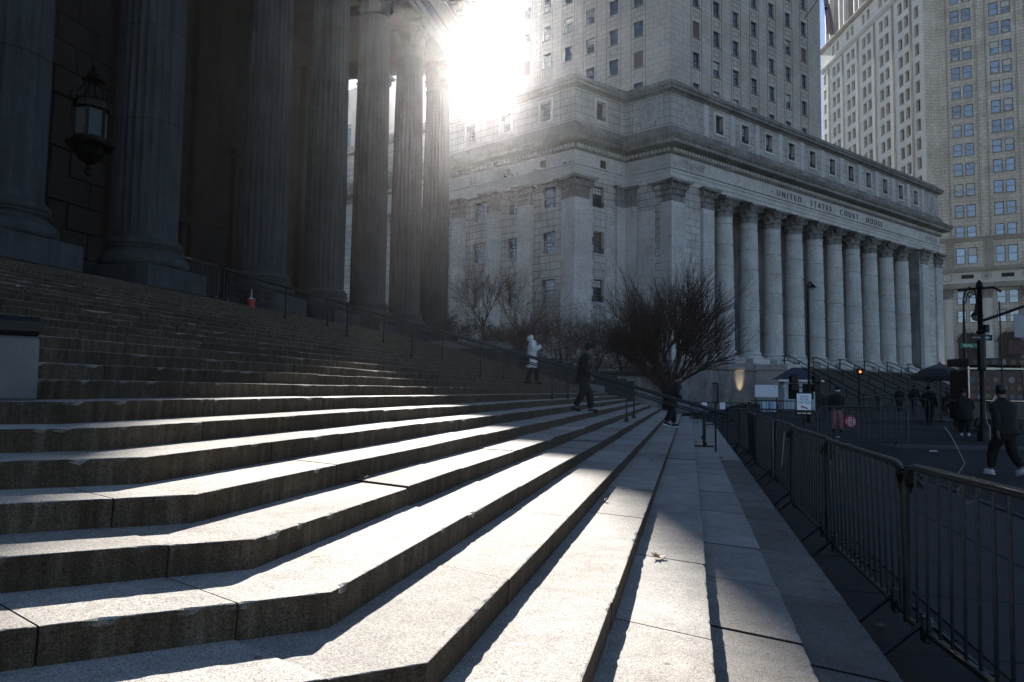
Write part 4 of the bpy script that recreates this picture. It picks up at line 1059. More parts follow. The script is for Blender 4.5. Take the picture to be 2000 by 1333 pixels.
def vase_tree():
    # a broad multi-stemmed street tree pruned to a vase of hundreds of thin upright rods
    p = from_cam(9.15, 42); gz = ground_z(p); t = thing('bare_tree', 'large bare vase-shaped tree with dense reddish twigs in front of the court house corner', 'tree', loc=(p.x, p.y, gz)); rs = random.Random(31)
    tr = MB(); tr.lathe([(.42, -.1), (.34, .3), (.3, 1.0), (.33, 1.6), (.42, 2.1)], 12); 
    cr = MB(); c0 = Vector((0, 0, 1.9)); side = Vector((cos(YAW), -sin(YAW), 0)); fwd = Vector((sin(YAW), cos(YAW), 0))
    for i in range(50):
        th = rs.uniform(-1, 1); ph = rs.uniform(-1, 1); an = th * .92
        d = (side * sin(an) + Vector((0, 0, 1)) * cos(an) * 1.0 + fwd * ph * .7).normalized()
        if an > .75: d = (d + Vector((0, 0, -.05))).normalized()
        L = (1.75 + 1.9 * cos(an) ** 2) * rs.uniform(.9, 1.08); r = rs.uniform(.03, .06) * (1.6 if i % 7 == 0 else 1)
        b = c0 + side * th * .35 + Vector((0, 0, rs.uniform(-.2, .5)))
        grow(tr if False else cr, b, d, L, r, 2, rs, .30, .8, 4)
        for _ in range(2):
            grow(cr, b + d * L * rs.uniform(.5, .95), (d + Vector((rs.gauss(0, .22), rs.gauss(0, .22), rs.gauss(.1, .2)))).normalized(), L * rs.uniform(.5, .85), r * .5, 2, rs, .34, 1.0, 3, n=3)
    for i in range(9):
        an = -1 + 2 * i / 8; tr.tube([c0 + Vector((0, 0, -.7)), c0 + side * an * .3 + Vector((0, 0, .0)), c0 + side * an * 1.0 + Vector((0, 0, 1.1)) + fwd * rs.uniform(-.4, .4)], .13, 6, r1=.07)
    tr.build('trunk', BARK, t, smooth=60); cr.build('crown', TWIG, t, kind='stuff')
vase_tree()
def small_tree(lat, dep, z0, h, label, seed, w=1.0):
    p = from_cam(lat, dep, z0); t = thing('bare_tree', label, 'tree', loc=p); rs = random.Random(seed)
    tr = MB(); cr = MB(); tr.tube([(0, 0, -.3), (.03, .02, h * .2), (-.02, .03, h * .38)], .09, 7, r1=.06)
    for i in range(6):
        a = i * 2.4; sp = rs.uniform(.35, .8) * w; d = Vector((cos(a) * sin(sp), sin(a) * sin(sp), cos(sp)))
        grow(cr, Vector((0, 0, h * rs.uniform(.15, .36))), d, h * .42, .045, 3, rs, .5, .6, 4, n=4)
    tr.build('trunk', BARK, t, smooth=60); cr.build('crown', TWIG, t, kind='stuff')
small_tree(-1.9, 46, 4.3, 5.3, 'slender bare young tree standing in the raised planter in front of the west windows', 5, 1.15)
small_tree(.6, 48, 3.0, 6.5, 'second slender bare tree leaning right beside the corner pier', 9, .9)
def shrub(lat, dep, z0, w, h, label, seed, mat):
    p = from_cam(lat, dep, z0); t = thing('bare_shrub', label, 'shrub', loc=p, group='tangled shrubs beyond the steps'); rs = random.Random(seed); st = MB(); cr = MB()
    for i in range(5): st.tube([(rs.uniform(-.15, .15), rs.uniform(-.15, .15), -.3), (rs.uniform(-.5, .5) * w * .5, rs.uniform(-.4, .4), h * .45)], .05, 5, r1=.025)
    for i in range(26):
        a = rs.uniform(0, 2 * pi); sp = rs.uniform(.2, 1.25); d = Vector((cos(a) * sin(sp) * w / h, sin(a) * sin(sp), cos(sp) + .1)).normalized()
        grow(cr, Vector((rs.uniform(-.35, .35) * w, rs.uniform(-.5, .5), rs.uniform(.0, .4) * h)), d, h * rs.uniform(.35, .62), .022, 3, rs, .6, .2, 3, n=3)
    for i in range(900):
        v = Vector((rs.gauss(0, .3) * w, rs.gauss(0, .5), rs.uniform(.1, .95) * h)); a = Vector((rs.gauss(0, 1), rs.gauss(0, 1), rs.gauss(0, 1))).normalized() * .05; b = a.orthogonal().normalized() * .03
        cr.add([v - a, v + b, v + a, v - b], [(0, 1, 2, 3)])
    st.build('stems', BARK, t); cr.build('foliage', mat, t, kind='stuff')
LEAFD = plain('dark_dry_leaf', (.04, .038, .028), .8, 0, .4, 3); LEAFR = plain('russet_dry_leaf', (.075, .038, .035), .8, 0, .4, 3)
for i, (la, de, z0, w, h, mt, lb) in enumerate([(-3.6, 43, 4.0, 2.3, 2.0, LEAFD, 'dark evergreen shrub behind the planter wall next to the last dark column'), (-1.2, 44, 4.0, 2.6, 1.7, LEAFD, 'low dark shrub at the foot of the slender tree'), (.9, 43, 3.4, 2.6, 2.2, LEAFR, 'reddish tangled shrub behind the woman in the white coat'),
        (3.0, 43, 3.0, 2.7, 2.7, LEAFR, 'taller russet shrub between the two walkers'), (5.1, 43.5, 2.8, 2.7, 3.2, LEAFD, 'dark tangled shrub behind the man in the dark jacket'), (6.9, 44, 2.6, 2.2, 2.8, LEAFR, 'russet shrub left of the large vase-shaped tree')]):
    shrub(la, de, z0, w, h, lb, 40 + i, mt)
def bank():   # planted bank that the shrubs stand in
    t = thing('planter_terrace', 'low stone terrace wall in front of the shrubs beyond the steps', 'terrace wall', loc=(from_cam(2.5, 42.5, 0)))
    mb = MB(); mb.bbox(-3.4, 6.5, 0, 4.5, -.2, 2.6, .05, M=RZ(-YAW)); mb.build('wall', USD, t)
    mb = MB(); mb.bbox(-3.6, 6.7, -.15, 4.5, 2.605, 2.85, .05, M=RZ(-YAW)); mb.build('coping', PORT, t)
bank()
# ------------------------------------------------------------------ hand rails on the steps
def zstep(x, y=20): # tread height at plan position inside the main flight
    l = -x
    for k in range(25, -5, -1):
        if l >= kl(k) - 1e-6: return kz(k)
    return 0
def handrails():
    for i, y in enumerate((19.95, 22.65)):
        lab = ('nearer', 'farther')[i] + ' long metal hand rail running down the middle of the steps'
        t = thing('hand_rail', lab, 'hand rail', loc=(-6, y, kz(9))); P = T(6, -y, -kz(9)); m = MB()
        xa, xb = -kl(25) - .4, .95
        sl = RR / KU
        def zr(x): return zstep_line(x) + .93
        def zstep_line(x):
            l = -x; k = 6 + (l - kl(6)) / KU if l > kl(6) else (l - KX) / KW
            return (k + 5) * RR
        for dz in (0, -.19): m.tube([P @ Vector((x, y, zr(x) + dz)) for x in (xa, -kl(6), xb)], .032 if dz == 0 else .02, 8)
        m.tube([P @ Vector(q) for q in ((xb, y, zr(xb)), (xb + .14, y, zr(xb) - .03), (xb + .14, y, zr(xb) - .16), (xb, y, zr(xb) - .19))], .025, 6)
        m.box(xa, xa + .05, y - .03, y + .03, zr(xa) - .9, zr(xa), M=P)
        m.build('rail', RAILM, t, smooth=60)
        for k in (25, 21, 17, 13, 9, 5, 1, -3):
            x = -kl(k) - .24; q = MB(); q.box(x - .022, x + .022, y - .022, y + .022, kz(k), zr(x) - .02, M=P); q.bbox(x - .055, x + .055, y - .055, y + .055, kz(k), kz(k) + .1, .01, M=P); q.build('post', RAILM, t)
handrails()
# ------------------------------------------------------------------ crowd barriers
def barrier_meshes():
    L, H = 2.5, 1.24; r = .025; m = MB(); c = .16
    pts = [(0, 0, .22), (0, 0, H - c)] + [(c - c * cos(a), 0, H - c + c * sin(a)) for a in (pi / 8, pi / 4, 3 * pi / 8)] + [(c, 0, H), (L - c, 0, H)] + [(L - c + c * sin(a), 0, H - c + c * cos(a)) for a in (pi / 8, pi / 4, 3 * pi / 8)] + [(L, 0, H - c), (L, 0, .22)]
    m.tube(pts, r, 8); m.tube([(0, 0, .24), (L, 0, .24)], r * .9, 8)
    fr = m.mesh('barrier_frame', GALV, 60); b = MB(); b.tube([(0, 0, .24), (0, 0, H)], .011, 6); bar = b.mesh('barrier_bar', GALV, 60)
    f = MB(); 
    for s in (-1, 1): f.tube([(0, 0, .30), (0, s * .05, .27), (0, s * .34, .02), (0, s * .38, .012)], .017, 6)
    f.bbox(-.03, .03, -.03, .03, .18, .34, .01); ft = f.mesh('barrier_foot', GALV, 60)
    return fr, bar, ft
BF, BB, BT = barrier_meshes()
def barrier(p, az, label, z=None, lean=0, group='crowd barriers'):
    u = azv(az); zz = ground_z(p) if z is None else z
    M = T(p[0], p[1], zz) @ RZ(atan2(u.y, u.x)) @ RX(lean); t = thing('crowd_barrier', label, 'barrier', M, group)
    put('frame', BF, t); 
    rbb = random.Random(int(p[0] * 100 + p[1] * 37) & 0xffff)
    for i in range(15): bend = rbb.gauss(0, .004) if rbb.random() < .8 else rbb.gauss(0, .02); put('bar', BB, t, T(.155 + i * .1565 + bend * .2, 0, 0) @ RY(bend) @ RX(bend * .3))
    for x in (.28, 2.22): put('foot', BT, t, T(x, 0, 0))
    return t
rb = random.Random(12)
labs = ['nearest crowd barrier, cut by the right edge of the picture', 'second crowd barrier of the row, with white string on its bent right end', 'third crowd barrier of the row, with a black bundle on its corner', 'fourth crowd barrier of the row, with a pale paper strip hanging on it',
        'fifth crowd barrier of the row beside the steps', 'sixth crowd barrier of the row, leaning where the row narrows', 'farthest crowd barrier of the row by the sign stanchion']
ys = [2.75, 5.42, 8.12, 10.85, 13.6, 16.3, 19.0]
BX = 1.4
for i, y in enumerate(ys):
    barrier((BX + rb.uniform(-.06, .06) + (.27 if i == 0 else 0), y + (.1 if i == 0 else 0)), [-6.5 if i == 0 else rb.uniform(-2, 2)][0], labs[i], z=.012, lean=rb.uniform(-.02, .02), group='crowd barriers in the row beside the steps')
# barriers across the square and on the landing
for (la, de, az, lb) in ((6.3, 21, 95, 'crowd barrier standing across the row behind the white entry sign'), (9.1, 21.3, 93, 'crowd barrier right of the white entry sign, turned across the row'), (8.2, 33, 100, 'barrier in front of the white guard booth, left one'), (10.8, 33, 100, 'barrier in front of the white guard booth, middle one'),
        (14.2, 33.5, 102, 'barrier behind the walker with the red bag, left one'), (16.8, 33.8, 102, 'barrier behind the walker with the red bag, right one')):
    p = from_cam(la, de); barrier((p.x, p.y), az - 13.9, lb, group='crowd barriers on the square')
barrier((-kl(25) - .9, 20.7), 2, 'crowd barrier on the top landing in front of the third dark column base', z=ZL, group='crowd barriers on the landing')
barrier((-kl(25) - .9, 17.9), 0, 'crowd barrier on the top landing between the two middle columns', z=ZL, group='crowd barriers on the landing')
barrier((-kl(25) - 3.4, 12.2), 0, 'crowd barrier on the landing behind the nearest column plinth', z=ZL, group='crowd barriers on the landing')
def landing_gate():
    x, y = -kl(24) - .3, 21.2
    t = thing('turned_barrier_end', 'short upright barrier gate on splayed legs at the top of the hand rail', 'barrier gate', loc=(x, y, kz(24))); m = MB()
    m.tube([(0, 0, .1), (0, 0, 1.1), (.05, .05, 1.16), (.05, .62, 1.16), (0, .68, 1.1), (0, .68, .1)], .018, 6); m.tube([(0, 0, .35), (0, .68, .35)], .016, 6); m.build('frame', GALV, t)
    m = MB()
    for yy in (.0, .68):
        for s in (-1, 1): m.tube([(0, yy, .4), (s * .4, yy, .02)], .016, 5)
    m.build('legs', GALV, t)
    r = thing('red_bucket', 'small red bucket with dark lettering band standing at the barrier gate on the landing', 'bucket', loc=(x + .1, y - .75, kz(24)))
    m = MB(); m.lathe([(.1, 0), (.13, .27), (.135, .29), (.12, .29), (.09, .03)], 16); m.build('pail', plain('red_plastic', (.28, .018, .012), .45), r)
    m = MB(); m.lathe([(.125, .29), (.11, .3), (.05, .34)], 12); m.tube([(0, 0, .33), (0, 0, .62)], .012, 5); m.build('handle_and_fill', plain('pale_rag', (.5, .5, .5), .8), r)
landing_gate()
# ties, strings and strips on the barriers
def strings():
    wh = plain('white_string', (.4, .4, .4), .6, 0, .1); rs = random.Random(77)
    def loop(p, lab, pts):
        t = MB(); t.tube([Vector(p) + Vector(q) for q in pts], .0014, 5)
        o = t.build('plastic_tie', wh, label=lab, cat='tie', group='white ties on the barriers')
    X = BX + .09
    coil = [(.03 * cos(a), a * .01, .03 * sin(a)) for a in [k * .6 for k in range(12)]]
    loop((X - .01, 4.6, 1.26), 'long white tie curling up from the nearest barrier rail', [(.0, .05, .0), (.06, .1, .07), (.04, .16, .16), (.02, .22, .24), (.0, .24, .27)])
    loop((X + .01, 4.45, 1.25), 'white tie hanging in a loop under the nearest barrier rail', [(0, .12, .02), (-.02, .2, -.08), (0, .1, -.13), (.02, 0, -.08), (.02, -.04, 0), (0, .0, .03), (-.02, .05, .01)])
    loop((BX, 7.0, 1.24), 'white tie arched over the rail of the second barrier', [(0, .0, -.0), (0, .05, .04), (0, .2, .03), (.02, .3, -.0)])
    loop((BX - .02, 7.4, 1.24), 'white tie dangling from the rail of the second barrier', [(0, 0, .03), (-.03, .0, .0), (-.02, -.1, -.12), (-.02, -.16, -.26)])
    loop((BX, 7.7, 1.24), 'small white ring tie near the corner of the second barrier', [(.03 * cos(k), .004 * k, .03 * sin(k)) for k in range(7)])
    loop((BX - .02, 9.8, 1.24), 'white tie tangled at the corner of the third barrier', [(0, 0, .03), (-.04, .1, .02), (-.03, .3, -.02), (-.02, .45, -.05)])
    loop((BX, 12.5, 1.24), 'thin white tie drooping between the fourth and fifth barriers', [(0, 0, .02), (-.02, .1, -.15), (-.01, .2, -.28)])
    loop((BX, 14.4, 1.24), 'thin white tie crossing the rail of the fifth barrier', [(0, 0, .02), (-.02, .2, -.1), (-.02, .5, -.16)])
    m = MB(); m.box(-.035, .035, -.003, .003, -.52, 0, M=T(BX - .03, 11.5, 1.14) @ RY(.08) @ RZ(1.4)); m.build('paper_strip', plain('pale_paper', (.36, .4, .38), .7), label='long pale paper strip hanging on the fourth barrier', cat='strip')
    for (x, y, lb) in ((BX, 5.37, 'black plastic bundle wrapped round the joint of the first two barriers'), (BX, 8.06, 'black plastic bundle wrapped round the joint of the next two barriers'), (BX, 10.8, 'small black bundle tied at the third joint of the row')):
        m = MB(); 
        for k in range(9):
            c = Vector((x + rs.gauss(0, .02), y + rs.gauss(0, .03), 1.15 + rs.gauss(0, .03))); m.tube([c + Vector((.04 * cos(a) , .055 * sin(a + k), .035 * sin(a * 2 + k))) for a in [q * pi / 5 for q in range(10)]], .009, 5, closed=True)
        m.lathe([(.01, -.09), (.04, -.06), (.05, 0), (.035, .05), (.01, .07)], 9, M=T(x, y, 1.13)); m.build('plastic_bundle', BLK, label=lb, cat='bundle')
strings()
# ------------------------------------------------------------------ fallen leaves
def leaves():
    br = plain('brown_maple_leaf', (.16, .07, .03), .7, 0, .35, 40); rs = random.Random(6)
    prof = [(0, -1), (.12, -.45), (.75, -.75), (.5, -.3), (1.1, .1), (.55, .2), (.75, .8), (.25, .5), (0, 1.15), (-.25, .5), (-.7, .8), (-.5, .2), (-1.1, .15), (-.5, -.3), (-.7, -.7), (-.12, -.45)]
    def lf(p, s, a, lab, curl=1):
        m = MB(); n = len(prof); vs = []
        for (x, y) in prof + [(0, 0)]: vs.append(Vector((x * s * .5, y * s * .5, .012 + curl * s * .22 * (x * x * .8 + y * y * .4) * (.6 + .5 * sin(5 * x + y)))))
        top = [v + Vector((0, 0, .0015)) for v in vs]; fs = [(i, (i + 1) % n, n) for i in range(n)]; m.add(top, fs); m.add(vs, [f[::-1] for f in fs])
        m.tube([(0, -.5 * s, .02), (.1 * s, -.8 * s, .05)], .0018, 4)
        put('fallen_leaf', m.mesh('fallen_leaf', br), None, T(*p) @ RZ(a), lab, 'leaf', 'dry leaves fallen on the steps')
    lf((-.23, 5.74, kz(-2) + .004), .13, .6, 'large dark curled maple leaf on the sunlit tread in the lower middle', 1.4)
    lf((-.85, 7.5, kz(-1) + .004), .1, 2, 'pale orange leaf lying against the riser at the edge of the shadow', 1.5)
    lf((-2.43, 5.14, kz(2) + .004), .08, 1, 'small orange leaf on the bright step left of the middle', 1.3)
    lf((-3.1, 8.6, kz(4) + .004), .09, 1, 'tiny pale leaf on the bright step near the shadow tip', 1.3)
    lf((.62, 4.1, kz(-4) + .004), .1, 3, 'red brown leaf in the dark gutter at the bottom edge', 1.3)
    lf((-.52, 10.4, kz(0) + .004), .07, .3, 'small dark leaf in the shadow beside the riser', 1.2)
    for i, (x, y) in enumerate(((1.0, 8.6), (1.22, 7.6), (1.02, 6.2), (1.35, 5.9), (.98, 10.4), (1.1, 12.3), (1.9, 9.2), (2.6, 7.7))):
        lf((x, y, .02 + (.145 if x < 1.14 else 0)), rs.uniform(.06, .11), rs.uniform(0, 6), ['dry leaf under the second barrier by the lowest step', 'dry leaf between the feet of the second barrier', 'dry leaf on the lowest tread near the shadow edge', 'dry leaf on the flagstones under the nearest barriers', 'dry leaf under the third barrier', 'dry leaf under the fourth barrier', 'dry leaf on the street side of the second barrier', 'dry leaf on the pale flags beyond the nearest barrier'][i])
leaves()
# ------------------------------------------------------------------ people
def skin_mesh(name, verts, edges, radii, mat, parent, sub=1, root=0, M=None, label=None):
    me = bpy.data.meshes.new(name); me.from_pydata([tuple(v) for v in verts], edges, []); me.materials.append(mat)
    o = put(name, me, parent, M); sm = o.modifiers.new('skin', 'SKIN'); sm.use_smooth_shade = True
    sv = me.skin_vertices
    if len(sv) == 0:
        bm = bmesh.new(); bm.from_mesh(me); bm.verts.layers.skin.verify(); bm.to_mesh(me); bm.free(); sv = me.skin_vertices
    for i, r in enumerate(radii):
        r = r if isinstance(r, tuple) else (r, r); me.skin_vertices[0].data[i].radius = r; me.skin_vertices[0].data[i].use_root = (i == root)
    s = o.modifiers.new('sub', 'SUBSURF'); s.levels = s.render_levels = sub
    if label: o['label'] = label
    return o
SKIN = plain('skin', (.16, .09, .065), .6, 0, .1); HAIR = plain('dark_hair', (.015, .012, .01), .5, 0, .3, 40)
def cloth(name, col, rough=.85): return plain(name, col, rough, 0, .25, 9, .3)
BLACKC = cloth('black_cloth', (.006, .006, .007)); DARKC = cloth('dark_cloth', (.03, .03, .035)); JEAN = cloth('dark_denim', (.03, .04, .06)); WHITEC = cloth('white_down_coat', (.62, .62, .62)); PINK = cloth('faded_pink_trousers', (.3, .13, .145)); SHOEW = plain('white_shoe_sole', (.7, .72, .75), .5)
def V(x, y, z): return Vector((x, y, z))
def person(loc, az, h, label, stride=.3, coat=BLACKC, legs=BLACKC, coatlen=.0, bulk=1.0, head='hair', lean=.05, arms='swing', shoes=BLACKC, headpitch=0, hood=False, sole=False, bend=0, rise=0, group='people walking past'):
    # local frame: +x forward, +y left, z up; h = standing height
    u = azv(az); root = thing('person', label, 'person', T(*loc) @ RZ(atan2(u.y, u.x)), group); s = h / 1.75; S = lambda x, y, z: V(x * s, y * s, z * s)
    hipz = .93 - .05 * abs(stride); f, b_ = stride * .55, -stride * .55
    L = bend
    sh = 1.42 - .12 * L; cx = lean + .3 * L; neck = S(cx + .02, 0, sh + .1); hd = S(cx + .07 + .12 * L + headpitch * .03, 0, sh + .24 - headpitch * .02)
    kneeF = S(f * .62 + .06, .1, .5 + rise * .5); ankF = S(f, .1, .09 + rise); kneeB = S(b_ * .3 + .05, -.1, .49); ankB = S(b_, -.1, .11 + (.05 if stride > .3 else 0))
    vs = [S(0, 0, hipz), S(cx * .5, 0, hipz + .22), S(cx, 0, sh - .08), neck, hd + S(-.01, 0, -.06), hd, hd + S(-.005, 0, .09)]
    rd = [(.11 * s, .09 * s), (.1 * s, .08 * s), (.1 * s, .07 * s), .055 * s, .072 * s, (.078 * s, .095 * s), (.06 * s, .07 * s)]; ed = [(0, 1), (1, 2), (2, 3), (3, 4), (4, 5), (5, 6)]
    def chain(start, pts, rr):
        p = start
        for q, r in zip(pts, rr): vs.append(q); rd.append(r * s if not isinstance(r, tuple) else (r[0] * s, r[1] * s)); ed.append((p, len(vs) - 1)); p = len(vs) - 1
        return p
    chain(0, [S(0, .095, hipz - .08), kneeF, ankF, ankF + S(.14, .01, -.05)], [.07, .05, .038, .035]); chain(0, [S(0, -.095, hipz - .08), kneeB, ankB, ankB + S(.13, -.01, -.045 - (.02 if stride > .3 else 0))], [.07, .05, .038, .035])
    hands = []
    for sg in (1, -1):
        sw = (-1 if sg > 0 else 1) * stride * .45
        shd = S(cx, sg * .18, sh - .03)
        if arms == 'phone' : el = S(cx + .06, sg * .24, sh - .3); wr = S(cx + .28, sg * .08, sh - .12)
        elif arms == 'pockets': el = S(cx - .08, sg * .27, sh - .3); wr = S(cx + .1, sg * .2, hipz + .03)
        else: el = S(cx + sw * .45 - .02, sg * .25, sh - .31); wr = S(cx + sw + .08, sg * .25, sh - .54)
        e = chain(2, [shd, el, wr], [.042, .034, .028]); d = (wr - el).normalized(); hnd = wr + d * .05 * s; pal = chain(e, [hnd], [.026]); hands.append((pal, hnd, d, sg, shd, el, wr))
        side = d.cross(V(0, 0, 1)).normalized() if abs(d.z) < .95 else V(1, 0, 0)
        for k in range(4):    # four fingers, slightly curled, and a thumb from the side of the palm
            o = side * (k - 1.5) * .021 * s; ln = (.07, .08, .075, .055)[k] * s; inw = V(0, -sg, 0) * .018 * s
            chain(pal, [hnd + o + d * .03 * s, hnd + o + d * (.03 * s + ln * .55) + inw * .5, hnd + o + d * (.03 * s + ln) + inw * 1.6], [.0095, .0085, .007])
        chain(pal, [hnd + side * .034 * s + d * .004, hnd + side * .055 * s + d * .035 * s], [.011, .009])
    body = skin_mesh('body', vs, ed, rd, SKIN, root)
    # face: nose, eyes, mouth, ears
    m = MB(); m.lathe([(.002, -.02), (.014, -.015), (.012, .0), (.004, .025)], 8, M=T(*(hd + S(.098, 0, .0)))); 
    for sg in (1, -1):
        m.lathe([(.001, -.009), (.011, 0), (.001, .009)], 8, M=T(*(hd + S(.088, sg * .032, .028)))); m.lathe([(.002, -.03), (.016, -.01), (.018, .012), (.004, .03)], 8, M=T(*(hd + S(.0, sg * .082, .0))) @ SCL(1, .45, 1))
    m.box(.082 * s, .094 * s, -.022 * s, .022 * s, -.052 * s, -.046 * s, M=T(*hd)); m.build('face', SKIN, root, smooth=60)
    # trousers
    tv = [S(0, 0, hipz + .08), S(0, 0, hipz - .02), S(0, .095, hipz - .1), kneeF, ankF + S(0, 0, .02), S(0, -.095, hipz - .1), kneeB, ankB + S(0, 0, .02)]; bw = .012
    bb = bulk ** .8; skin_mesh('trousers', tv, [(0, 1), (1, 2), (2, 3), (3, 4), (1, 5), (5, 6), (6, 7)], [(.15 * s * bulk ** .5, .12 * s), (.155 * s, .125 * s), .105 * s * bb, .088 * s * bb, .074 * s * bb, .105 * s * bb, .088 * s * bb, .074 * s * bb], legs, root)
    # jacket or coat
    B = bulk; z0 = hipz - .06 - coatlen
    def loft(mb, rings, n=18):
        for k, (c, rx, ry) in enumerate(rings):
            for i in range(n):
                a_ = 2 * pi * i / n; fo = 1 + .035 * sin(3 * a_ + k * 1.7) + .02 * sin(7 * a_ + k)
                mb.v.append(tuple(c + V(rx * cos(a_) * fo * s, ry * sin(a_) * fo * s, .012 * s * sin(4 * a_ + k))))
        for k in range(len(rings) - 1):
            for i in range(n): mb.f.append([k * n + i, k * n + (i + 1) % n, (k + 1) * n + (i + 1) % n, (k + 1) * n + i]); mb.mi.append(0)
        mb.f.append(list(range(n))[::-1]); mb.f.append([(len(rings) - 1) * n + i for i in range(n)]); mb.mi += [0, 0]
    fl = .06 * coatlen + .03 * (B - 1); m = MB()
    loft(m, [(S(-.01 + stride * .05 * (coatlen > .2), 0, z0), .15 * B + fl, .19 * B + fl), (S(-.005, 0, z0 + .04), .155 * B + fl, .195 * B + fl), (S(0, 0, hipz), .145 * B, .18 * B), (S(cx * .3, 0, hipz + .12), .13 * B, .165 * B), (S(cx * .6, 0, hipz + .26), .14 * B, .175 * B), (S(cx * .9, 0, sh - .14), .145 * B, .205 * B), (S(cx, 0, sh - .04), .125 * B, .215 * B), (S(cx, 0, sh + .02), .1 * B ** .5, .16 * B), (S(cx + .01, 0, sh + .07), .08, .09), (S(cx + .02, 0, sh + .12), .072, .074)])
    cm = m.build('coat', coat, root, smooth=70); cm.modifiers.new('sub', 'SUBSURF').render_levels = 1
    for (pal, hnd, d, sg, shd, el, wr) in hands:
        w0 = wr - d * .01 * s; Bq = B ** .7; pts = [shd + V(0, -sg * .05 * s, -.0), shd + V(0, sg * .0, -.03 * s), shd.lerp(el, .5), el, el.lerp(w0, .5), w0]; rad = [.075, .085, .07, .064, .058, .05]; m = MB()
        P_ = []; 
        for q, r in zip(pts, rad): P_.append((q, r * s * Bq))
        n = 12; prev = None
        for k, (q, r) in enumerate(P_):
            t_ = (P_[min(k + 1, 5)][0] - P_[max(k - 1, 0)][0]).normalized(); a_ = V(1, 0, 0) - t_ * t_.x; a_ = a_.normalized(); b2 = t_.cross(a_)
            for i in range(n): an = 2 * pi * i / n; rr = r * (1 + .06 * sin(2 * an + k * 2)); m.v.append(tuple(q + a_ * cos(an) * rr + b2 * sin(an) * rr))
        for k in range(5):
            for i in range(n): m.f.append([k * n + i, k * n + (i + 1) % n, (k + 1) * n + (i + 1) % n, (k + 1) * n + i]); m.mi.append(0)
        m.f.append(list(range(n))); m.f.append([5 * n + i for i in range(n)][::-1]); m.mi += [0, 0]; m.build('sleeve', coat, root, smooth=70)
    for a, fr in ((ankF, 1), (ankB, 0)):
        m = MB(); M = T(*a) @ RY(.0 if fr else (.35 if stride > .3 else 0))
        m.lathe([(.001, -.5), (.5, -.48), (.62, 0), (.56, .35), (.3, .5), (.001, .52)], 10, M=M @ T(.055 * s, 0, -.035 * s) @ SCL(.135 * s / .6, .048 * s / .6, .1 * s)); sh_ = m.build('shoe', shoes, root, smooth=60)
        if sole: m = MB(); m.lathe([(.001, 0), (.6, .0), (.62, .02), (.6, .03), (.001, .03)], 12, M=M @ T(.055 * s, 0, -.092 * s) @ SCL(.15 * s / .6, .053 * s / .6, 1)); m.build('sole', SHOEW, sh_)
    if head in ('hair', 'long', 'cap', 'beanie'):
        m = MB(); c = hd + S(-.012, 0, .03)
        if head == 'cap':
            m.lathe([(.105, -.015), (.107, .03), (.09, .085), (.05, .115), (.001, .122)], 14, M=T(*(c)) @ SCL(s * 1.05, s * .88, s)); m.add([c + S(.09, -.07, -.0), c + S(.19, -.045, -.02), c + S(.19, .045, -.02), c + S(.09, .07, -.0), c + S(.09, -.07, .012), c + S(.19, -.045, -.01), c + S(.19, .045, -.01), c + S(.09, .07, .012)], [(0, 3, 2, 1), (4, 5, 6, 7), (0, 1, 5, 4), (1, 2, 6, 5), (2, 3, 7, 6), (3, 0, 4, 7)]); m.build('cap', BLACKC, root, smooth=50)
            m = MB(); m.lathe([(.07, -.06), (.09, -.02), (.098, .01)], 12, M=T(*(c + S(-.02, 0, -.005))) @ SCL(s, s * .85, s)); m.build('hair', HAIR, root, smooth=60)
        elif head == 'beanie': m.lathe([(.1, -.02), (.108, .0), (.104, .05), (.075, .11), (.001, .13)], 14, M=T(*c) @ SCL(s, s * .9, s)); m.build('cap', BLACKC, root, smooth=60)
        else:
            m.lathe([(.03, -.11), (.085, -.07), (.1, -.02), (.108, .03), (.09, .085), (.05, .11), (.001, .118)], 14, M=T(*(c + S(-.022, 0, 0))) @ SCL(s * .95, s * .92, s))
            if head == 'long': m.lathe([(.04, -.3), (.08, -.2), (.09, -.1), (.08, 0)], 12, M=T(*(c + S(-.045, 0, 0))) @ SCL(s * .8, s, s))
            m.build('hair', HAIR, root, smooth=60)
    if hood: m = MB(); m.lathe([(.06, -.07), (.12, -.05), (.135, 0), (.12, .06), (.07, .09)], 14, M=T(*(neck + S(-.085, 0, .03))) @ RY(-.5) @ SCL(s, s * 1.05, s)); m.build('hood', coat, root, smooth=60)
    return root, hands, s, hd, S
# on the steps
def on_step(x, k): return x
mk = plain('face_mask_cloth', (.6, .62, .68), .8)
W_, hW, sW, hdW, S_ = person((-5.22, 23.95, kz(8)), 83, 1.78, 'woman in a pale quilted coat and black trousers coming down the steps', .3, WHITEC, BLACKC, .3, 1.12, 'long', .02, 'phone', BLACKC, 1, True, group='people on the steps')
m = MB()
for i in range(7): z = .78 + i * .085; m.lathe([(.197, z - .012), (.205, z), (.197, z + .012)], 18, M=SCL(1.0, .9, 1), cap=False)
m.build('quilting_seams', cloth('quilt_seam', (.4, .4, .41)), W_)
def handbag(parent_person, pos, lab):
    t = thing('handbag', lab, 'handbag', loc=pos); m = MB(); m.bbox(-.16, .16, -.06, .06, -.12, .12, .03); m.build('bag', BLACKC, t); m = MB(); m.tube([(.1 * cos(a), 0, .1 + .17 * sin(a)) for a in [k * pi / 8 for k in range(9)]], .012, 5); m.build('handle', BLACKC, t)
handbag(W_, (-5.4, 23.65, kz(8) + .78), 'black handbag hanging at the side of the woman in the pale coat')
Mn, hM, sM, hdM, _ = person((-2.75, 19.0, kz(3) - .05), 70, 1.83, 'man in black jacket, wide black trousers and cap stepping down the stairs', .42, BLACKC, BLACKC, .06, 1.25, 'cap', .05, 'pockets', BLACKC, 1.5, group='people on the steps')
